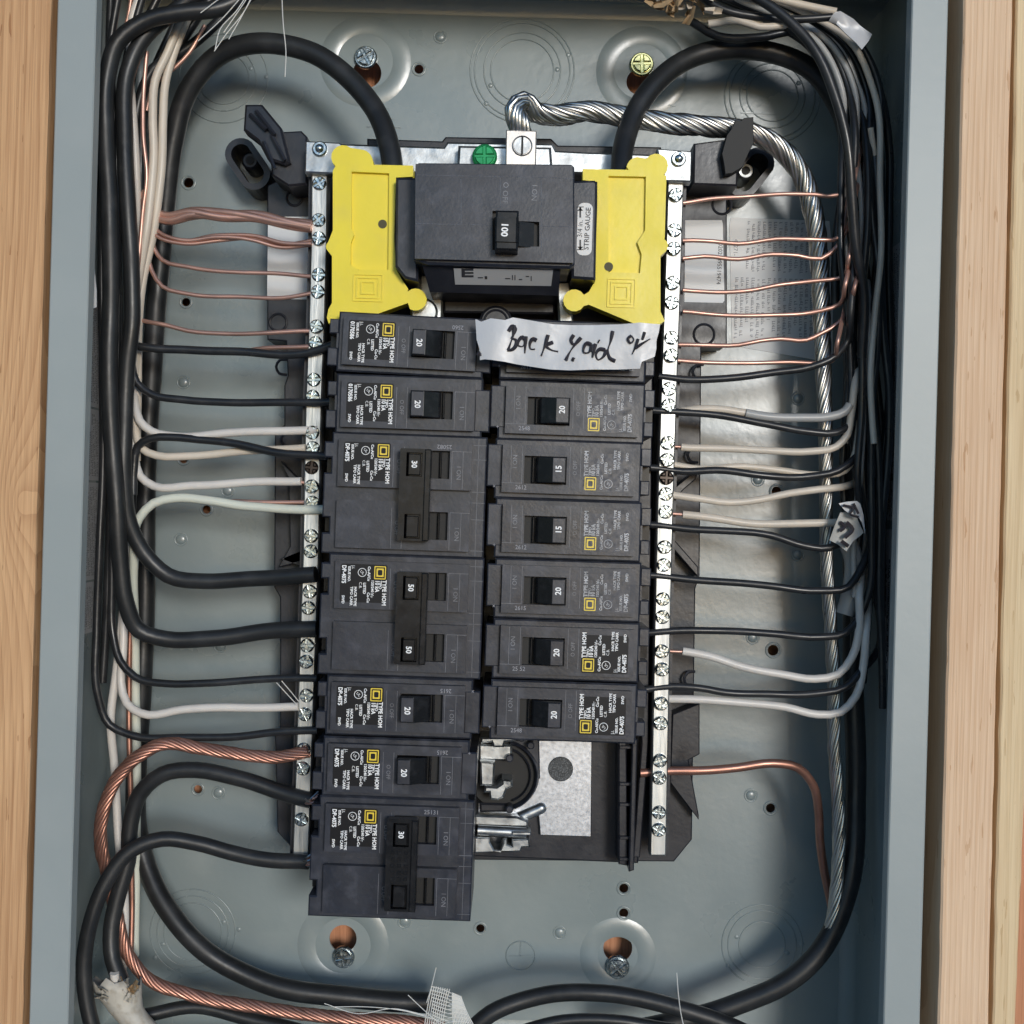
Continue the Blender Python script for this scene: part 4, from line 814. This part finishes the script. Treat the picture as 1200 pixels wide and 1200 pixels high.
wire('cream_wire', [(1020, 150, -4), (1026, 200, -4.4), (1021, 260, -4.6), (1012, 330, -4.8), (1008, 400, -4.8)], 3.4, wins2, 'tan wire visible through gaps halfway up the right bundle', -4.6)
wire('cream_wire', [(1016, 330, -5.5), (1018, 380, -4.2), (1019, 430, -4.2), (1014, 500, -5.6), (1012, 560, -6.8)], 4, gins, 'short olive-grey wire section in the right bundle above the white ends', -4)
wire('cream_wire', [(985, 620, -5), (1000, 655, -5), (998, 690, -5.2), (990, 720, -5.2)], 11, gins, 'broad grey jacket section below the folded tag at right', -5)
# right whites
wire('white_wire', [(786, 484), (815, 480), (845, 480), (876, 484)], 4.6, wins2, 'cream wire end leading into the grey sleeve at upper right', -4.2, group=G_W_R)
wire('grey_sleeve', [(874, 484), (900, 488), (940, 490), (975, 488), (990, 482), (996, 474)], 5.2, gins, 'grey sleeved wire section turned up at the right bundle', -4.1, n=12)
def wr(pts, lb, m=wins2, r=4.4, ws=-4.2, tip=None): return wire('white_wire', pts, r, m, lb, ws, group=G_W_R, tip=tip)
wr([(798, 524), (850, 526), (905, 528), (950, 529), (980, 524), (993, 510), (997, 490), (1001, 455)]+[(1010, 400, -6.6), (1012, 300, -7)], 'cream wire curving up into the bundle below the grey sleeve', tip=[(788, 523), (800, 524)])
wr([(786, 544), (820, 549), (870, 547), (915, 551), (960, 556), (990, 552), (999, 540), (1006, 505)]+[(1014, 440, -6.8)], 'tan wire partly hidden behind the wavy black wire at right', r=4, ws=-4.5)
wr([(788, 580), (820, 584), (855, 589), (890, 586), (925, 578), (960, 573), (985, 571, -4.4), (1004, 566, -5.6)], 'tan wire dipping then rising to the bundle above the folded tag')
wr([(800, 603), (840, 608), (880, 613), (930, 614), (965, 613), (986, 612)], 'cream wire running straight into the folded white tag', r=4.8, tip=[(788, 602), (803, 603)])
wr([(800, 763), (830, 769), (870, 781), (915, 790), (955, 796), (982, 790), (998, 770), (1007, 735), (1007, 700)]+[(1012, 650, -6.4), (1018, 560, -7)], 'white wire with copper tip sagging below the right-hand black wires', wins, 4.8, tip=[(782, 763), (804, 764)])
wr([(784, 819), (820, 820), (870, 823), (920, 829), (958, 837), (985, 834), (1003, 815), (1012, 780), (1015, 740)]+[(1018, 690, -6.2), (1020, 600, -7)], 'lowest white wire on the right, curving up beside the aluminium cable', wins, 4.8)
# right copper
for pts, lb in (([(800, 238), (830, 233), (870, 231), (920, 227), (955, 228), (982, 229), (990, 215), (994, 190), (998, 160)], 'highest copper wire on the right, bending up at its far end'), ([(800, 282), (835, 283), (865, 285), (910, 280), (950, 281), (985, 277), (990, 255), (994, 235)], 'second copper wire on the right, just over the tray label top'),
                ([(800, 303), (825, 300), (865, 304), (905, 298), (935, 299), (962, 303), (980, 290), (992, 270)], 'copper wire on the right crossing the middle of the text label'), ([(800, 340), (850, 343), (880, 340), (910, 334), (950, 330), (988, 324)], 'copper wire on the right crossing the lower text label'),
                ([(800, 365), (850, 369), (900, 370), (950, 366), (984, 356)], 'copper wire on the right just under the tray label'), ([(788, 404), (830, 405), (865, 404), (890, 399), (915, 397), (945, 399), (962, 391), (984, 377), (995, 360)], 'copper wire on the right at the bottom edge of the text label'),
                ([(788, 422), (840, 425), (880, 426), (925, 424), (975, 423)], 'straight copper wire just above the highest black wire at right')):
    e = pts[-1]; pts = [(x, y, -4.2-.5*i/len(pts)) for i, (x, y) in enumerate(pts)]+([(e[0]+6, e[1]-20, -3.3), (e[0]+12, e[1]-48, -4.2), (e[0]+22, e[1]-90, -6.2)] if e[1] > 200 else [(e[0]+4, e[1]-60, -6)])
    wire('copper_wire', pts, 2.6, cop, lb, -4.2, -4.6, group=G_CU_R, n=8)
wire('thick_copper_wire', [(750, 906, -4.6), (780, 904, -4.6), (820, 903, -4.6), (865, 899, -4.6), (905, 895, -4.6), (935, 900, -4.8), (952, 918, -5.2), (959, 950, -5.8), (961, 985, -6.2), (966, 1020, -6.6), (974, 1060, -6.8), (978, 1090, -6.8)], 5.2, cop2, 'thick solid copper wire at lower right bending down behind the aluminium cable', -4.8, n=12)
# aluminium neutral
stranded('aluminium_cable', [(612, 158, -3.9), (608, 145, -3.6), (604, 130, -3.6), (613, 120, -3.9), (628, 132, -4.3), (650, 135, -4.6), (690, 130, -4.8), (730, 137, -5), (780, 144, -5), (830, 148, -5.2), (875, 155, -5.6), (912, 172, -6), (938, 202, -6.2), (952, 245, -6.2), (960, 300, -6.2), (963, 380, -6), (966, 460, -5.6), (968, 560, -5.4), (969, 660, -5.4), (974, 740, -5.4), (977, 810, -5.4), (978, 880, -5.4), (982, 940, -5.4), (983, 1000, -5.4), (978, 1060, -5.4), (968, 1115, -5.4)], 11.5, 12, als, 'thick twisted bare aluminium neutral cable from the lug down the right side', -5, pitch=5.2, rr=lambda t: 1.0 if t < .3 else max(.68, 1.0-(t-.3)*1.1), loose=.12)
# ------------------------------------------------------------------ tape, tags, frayed bits
def sheet(name, grid, w, th, m, label=None, cat=None, parent=None, wav=.08):
    # grid: list of rows of photo points
    R, Cn = len(grid), len(grid[0]); vs = []
    W = [[w+wav*math.sin(i*1.9+j*1.3)+wav*.5*math.sin(j*2.7+i) for j in range(Cn)] for i in range(R)]
    for k in (0, 1):
        for i in range(R):
            for j in range(Cn): p = P(grid[i][j][0], grid[i][j][1], W[i][j]); vs.append((p.x, p.y, p.z-k*th))
    fs = []; n = R*Cn
    for i in range(R-1):
        for j in range(Cn-1): a = i*Cn+j; fs += [(a, a+1, a+Cn+1, a+Cn), (n+a, n+a+Cn, n+a+Cn+1, n+a+1)]
    for i in range(R-1): a = i*Cn; fs += [(a, a+Cn, n+a+Cn, n+a)]; a = i*Cn+Cn-1; fs += [(a, n+a, n+a+Cn, a+Cn)]
    for j in range(Cn-1): fs += [(j, n+j, n+j+1, j+1)]; a = (R-1)*Cn+j; fs += [(a, a+1, n+a+1, n+a)]
    b = MB(); b.add(vs, fs); o = b.build(name, m, parent, smooth=True, ang=50)
    if label: tag(o, label, cat)
    return o
TWp = .25
def tape_w(x, y): return TWp+.05*math.sin(x/9.0)+.04*math.sin(x/23.0+y/15)
top = [(558, 374), (564, 377), (575, 373), (592, 375), (601, 372), (625, 376), (648, 380), (670, 381), (700, 381), (728, 380), (750, 378), (760, 379), (773, 380)]
bot = [(562, 422), (568, 421), (578, 422), (592, 424), (606, 427), (625, 430), (645, 433), (668, 434), (695, 433), (725, 433), (750, 432), (752, 424), (766, 418)]
R_ = 5; vs = []; fs = []; Cn = len(top)
for k in (0, .03):
    for i in range(R_):
        for j in range(Cn):
            x = top[j][0]+(bot[j][0]-top[j][0])*i/(R_-1)+(rnd(-1.5, 1.5) if j in (0, Cn-1) else 0); y = top[j][1]+(bot[j][1]-top[j][1])*i/(R_-1)
            p = P(x, y, tape_w(x, y)); vs.append((p.x, p.y, p.z-k))
n = R_*Cn
for i in range(R_-1):
    for j in range(Cn-1): a = i*Cn+j; fs += [(a, a+1, a+Cn+1, a+Cn), (n+a, n+a+Cn, n+a+Cn+1, n+a+1)]
tp = empty('tape_label', P(660, 405, TWp), 'torn white tape with black handwriting stuck across the right-column top breaker', 'tape')
b = MB(); b.add(vs, fs); b.build('tape_strip', tapem, tp, smooth=True, ang=60)
def stroke(pts, r=2.2):
    b = MB(); W = spline([P(x, y, tape_w(x, y)+.06) for x, y in pts], .06); b.tube(W, [r/28.7*(.75+.35*math.sin(i*.35+1)) for i in range(len(W))], 6)
    b.v = [Vector((v.x, v.y, v.z-.03)) for v in b.v]; b.build('pen_stroke', mark, tp, smooth=True)
Z = lambda l: [(560+x/5, 340+y/5) for x, y in l]
for l in ([(212, 205), (208, 260), (192, 310), (178, 350)], [(180, 240), (205, 210), (222, 225), (210, 262), (195, 280), (222, 290), (222, 325), (195, 350), (172, 352)],
          [(275, 290), (262, 275), (240, 295), (238, 325), (262, 330), (278, 300)], [(282, 270), (278, 320), (275, 370)], [(345, 295), (325, 285), (305, 315), (310, 345), (335, 345)],
          [(412, 262), (395, 320), (372, 385)], [(440, 305), (400, 325), (430, 350), (470, 360)], [(562, 262), (546, 295), (556, 316), (605, 280)], [(605, 278), (565, 325), (535, 370), (515, 412)], [(552, 402), (566, 408)],
          [(665, 320), (640, 310), (622, 335), (622, 365), (650, 365), (665, 330)], [(668, 318), (668, 360)], [(690, 315), (680, 350), (672, 395)], [(705, 298), (712, 302)], [(745, 350), (715, 345), (692, 375), (705, 408), (730, 395), (755, 350)], [(790, 240), (778, 300), (762, 360), (775, 400), (805, 415)],
          [(900, 265), (880, 285), (895, 310), (915, 290), (900, 265)], [(940, 285), (925, 330), (905, 375)], [(925, 340), (960, 315), (1010, 285)], [(978, 245), (965, 290)]):
    stroke(Z(l), 2.35 if l[0][0] < 850 else 1.8)
stroke([(559, 416), (562, 413), (563, 417)], 1.6)
# folded tag
tg = empty('folded_tag', P(998, 615, -3.0), 'crumpled white tape tag with black marks hanging on the right bundle', 'tag')
b = sheet('tag_flap', [[(983, 590), (992, 588), (1004, 587), (1008, 590)], [(990, 598), (1000, 598), (1008, 600), (1012, 603)], [(998, 604), (1006, 606), (1010, 612), (1014, 626)]], -2.9, .04, tapem, parent=tg, wav=.12)
b = sheet('tag_flap', [[(985, 600), (994, 600), (1004, 606), (1012, 624)], [(979, 614), (990, 616), (1000, 620), (1008, 628)], [(972, 633), (982, 638), (992, 646), (1000, 634)]], -3.2, .04, mat('dull_tape', (.45, .45, .43), .4, var=.1, vscale=80), parent=tg, wav=.16)
for l in ([(988, 592), (1000, 596), (996, 602), (1006, 606)], [(1000, 590), (1006, 602)]):
    s2 = MB(); s2.tube(spline([P(x, y, -2.72) for x, y in l], .1), .06, 6); s2.build('pen_mark', mark, tg, smooth=True)
for l in ([(984, 612), (990, 617), (984, 622)], [(992, 612), (999, 620), (990, 630)], [(986, 634), (994, 640)]):
    s2 = MB(); s2.tube(spline([P(x, y, -2.98) for x, y in l], .1), .09, 6); s2.build('pen_mark', mark, tg, smooth=True)
sheet('wrapped_tape', [[(979, 14), (985, 13), (1000, 22), (1008, 30), (1022, 40)], [(975, 18), (983, 22), (996, 32), (1008, 40), (1018, 48)], [(971, 25), (980, 28), (992, 40), (1003, 50), (1010, 58)]], -2.9, .06, tapem, 'white tape wrapped round wires at the upper right corner', 'tape', wav=.15)
sheet('small_plastic_tag', [[(104, 310), (110, 309)], [(105, 335), (113, 340)], [(106, 362), (113, 360)]], -2.2, .05, paper, 'small white plastic tag on the left wall beside the heavy wires', 'tag', wav=.03)
# torn kraft paper
kp = empty('torn_kraft_paper', P(805, 12, -3), 'torn crumpled brown kraft paper hanging at the top right', 'paper')
for k in range(26):
    x, y = 776+rnd(0, 56), rnd(-10, 14); a = rnd(0, 6.28); L = rnd(8, 22)
    g_ = [[(x+math.cos(a)*L*i/2+math.cos(a+1.57)*q*rnd(2, 5)+rnd(-2, 2), y+math.sin(a)*L*i/2+math.sin(a+1.57)*q*rnd(2, 5)+rnd(-2, 2)) for q in (-1, 0, 1)] for i in range(3)]
    sheet('paper_shred', g_, -3.2+rnd(-.6, .6), .03, kraft if k % 4 else wins2, parent=kp, wav=.2)
# torn white cable jacket, lower left
tj = empty('torn_cable_jacket', P(150, 1180, -4), 'torn off-white cable jacket with ragged end at the lower left corner', 'cable')
W = spline([P(136, 1158, -3.9), P(146, 1180, -3.9), P(166, 1205, -3.9), P(180, 1225, -3.9)], .2)
n_, vs, fs = 18, [], []
for i, c in enumerate(W):
    for k in range(n_):
        a = 2*math.pi*k/n_; r = (.82+.28*max(0, 1-i/4)) ; rag = (rnd(-.1, .55) if i == 0 else 0)
        vs.append((c.x+r*math.cos(a), c.y+rag+r*.25*math.sin(a), c.z+r*.8*math.sin(a)))
for i in range(len(W)-1):
    for k in range(n_): fs.append((i*n_+k, i*n_+(k+1) % n_, (i+1)*n_+(k+1) % n_, (i+1)*n_+k))
b = MB(); b.add(vs, fs); o = b.build('jacket', sheath, tj, smooth=True, ang=60); sm = o.modifiers.new('s', 'SOLIDIFY'); sm.thickness = .0007
for k in range(12):
    x = 116+rnd(0, 54); y = 1150+rnd(-6, 10); a_ = -1.57+(x-143)/40+rnd(-.5, .5); Ls = rnd(10, 26); ca, sa = math.cos(a_), math.sin(a_); wd_ = rnd(3, 6)
    gg = []
    for i in range(5):
        tt = i/4; cx_ = x+ca*Ls*(tt-.55)+3*math.sin(tt*3+k); cy_ = y+12+sa*Ls*(tt-.2)+2*math.sin(tt*4+k*2); q_ = wd_*(1-tt*.75)+rnd(-.8, .8)
        gg.append([(cx_-sa*q_*j, cy_+ca*q_*j) for j in (-1, -.3, .3, 1)])
    sheet('jacket_shred', gg, -3.3+rnd(-.5, .5), .04, sheath if k % 3 else kraft, parent=tj, wav=.22)
b = MB(); b.tube(spline([P(141, 1175, -3.6), P(135, 1150, -3.4), P(134, 1140, -3.3)]), .2, 10); b.build('inner_wire', wins, tj, smooth=True)
# glass fibre mesh at the bottom
fm = empty('fibre_mesh', P(520, 1180, -3.6), 'frayed scrap of white glass-fibre mesh at the bottom edge of the box', 'mesh scrap')
def thread(pts, r, w_, name='thread', par=None): b = MB(); b.tube(spline([P(x, y, w_) for x, y in pts], .2), r, 4); return b.build(name, fibre, par or fm, smooth=True)
for k in range(11):
    t = k/10; thread([(505-6*t+t*8, 1156+k*4.2), (520+4*t, 1160+k*4.5), (533+6*t, 1166+k*4)], .022, -3.5)
for k in range(9):
    x = 503+k*2.6; thread([(x+3, 1155+k*.5), (x-2, 1180), (x-6, 1205)], .022, -3.48)
for k in range(12):
    x = 528+k*.9; thread([(x+2, 1163+k*.4), (x+2+k*.6, 1185), (x+4+k*1.4, 1206)], .024, -3.4)
for k in range(8): thread([(526-k*.3, 1168+k*5), (535+k*.9, 1167+k*5), (540+k*1.6, 1169+k*5)], .02, -3.38)
for pts in ([(511, 1134), (506, 1155), (500, 1175)], [(478, 1166), (495, 1182), (515, 1200)], [(390, 1180), (430, 1180), (470, 1184), (515, 1196)], [(380, 1176), (420, 1188), (460, 1182), (500, 1190)]): thread(pts, .018, -3.3, 'loose_thread')
ls = empty('loose_strands', P(285, 20, -3), 'fine white plastic strands hanging down at the top left', 'strands')
for pts in ([(300, -12), (285, 15), (265, 40), (251, 60)], [(296, -12), (280, 12), (262, 38)], [(292, -10), (276, 14), (258, 34), (252, 58)], [(298, -10), (288, 10), (268, 46)], [(288, -10), (262, 20), (232, 48)], [(330, -12), (332, 30), (335, 60), (334, 90)], [(268, -10), (235, 15)]): thread(pts, .022, -2.6, 'strand', ls)
ls2 = empty('loose_strand', P(795, 1175, -3), 'single fine white strand standing up at the bottom right of centre', 'strand')
thread([(793, 1140), (795, 1165), (798, 1188), (803, 1210)], .02, -3, 'strand', ls2)
for pts, w_, lb in (([(324, 800), (335, 812), (348, 826)], -3.6, 'longer clear plastic sliver beside the left neutral bar, lower left'), ([(330, 798), (342, 812), (350, 822)], -3.6, 'shorter clear plastic sliver, the right one of a crossing pair at lower left')):
    b = MB(); b.tube(spline([P(x, y, w_) for x, y in pts]), .02, 4); tag(b.build('plastic_sliver', fibre, smooth=True), lb, 'sliver')
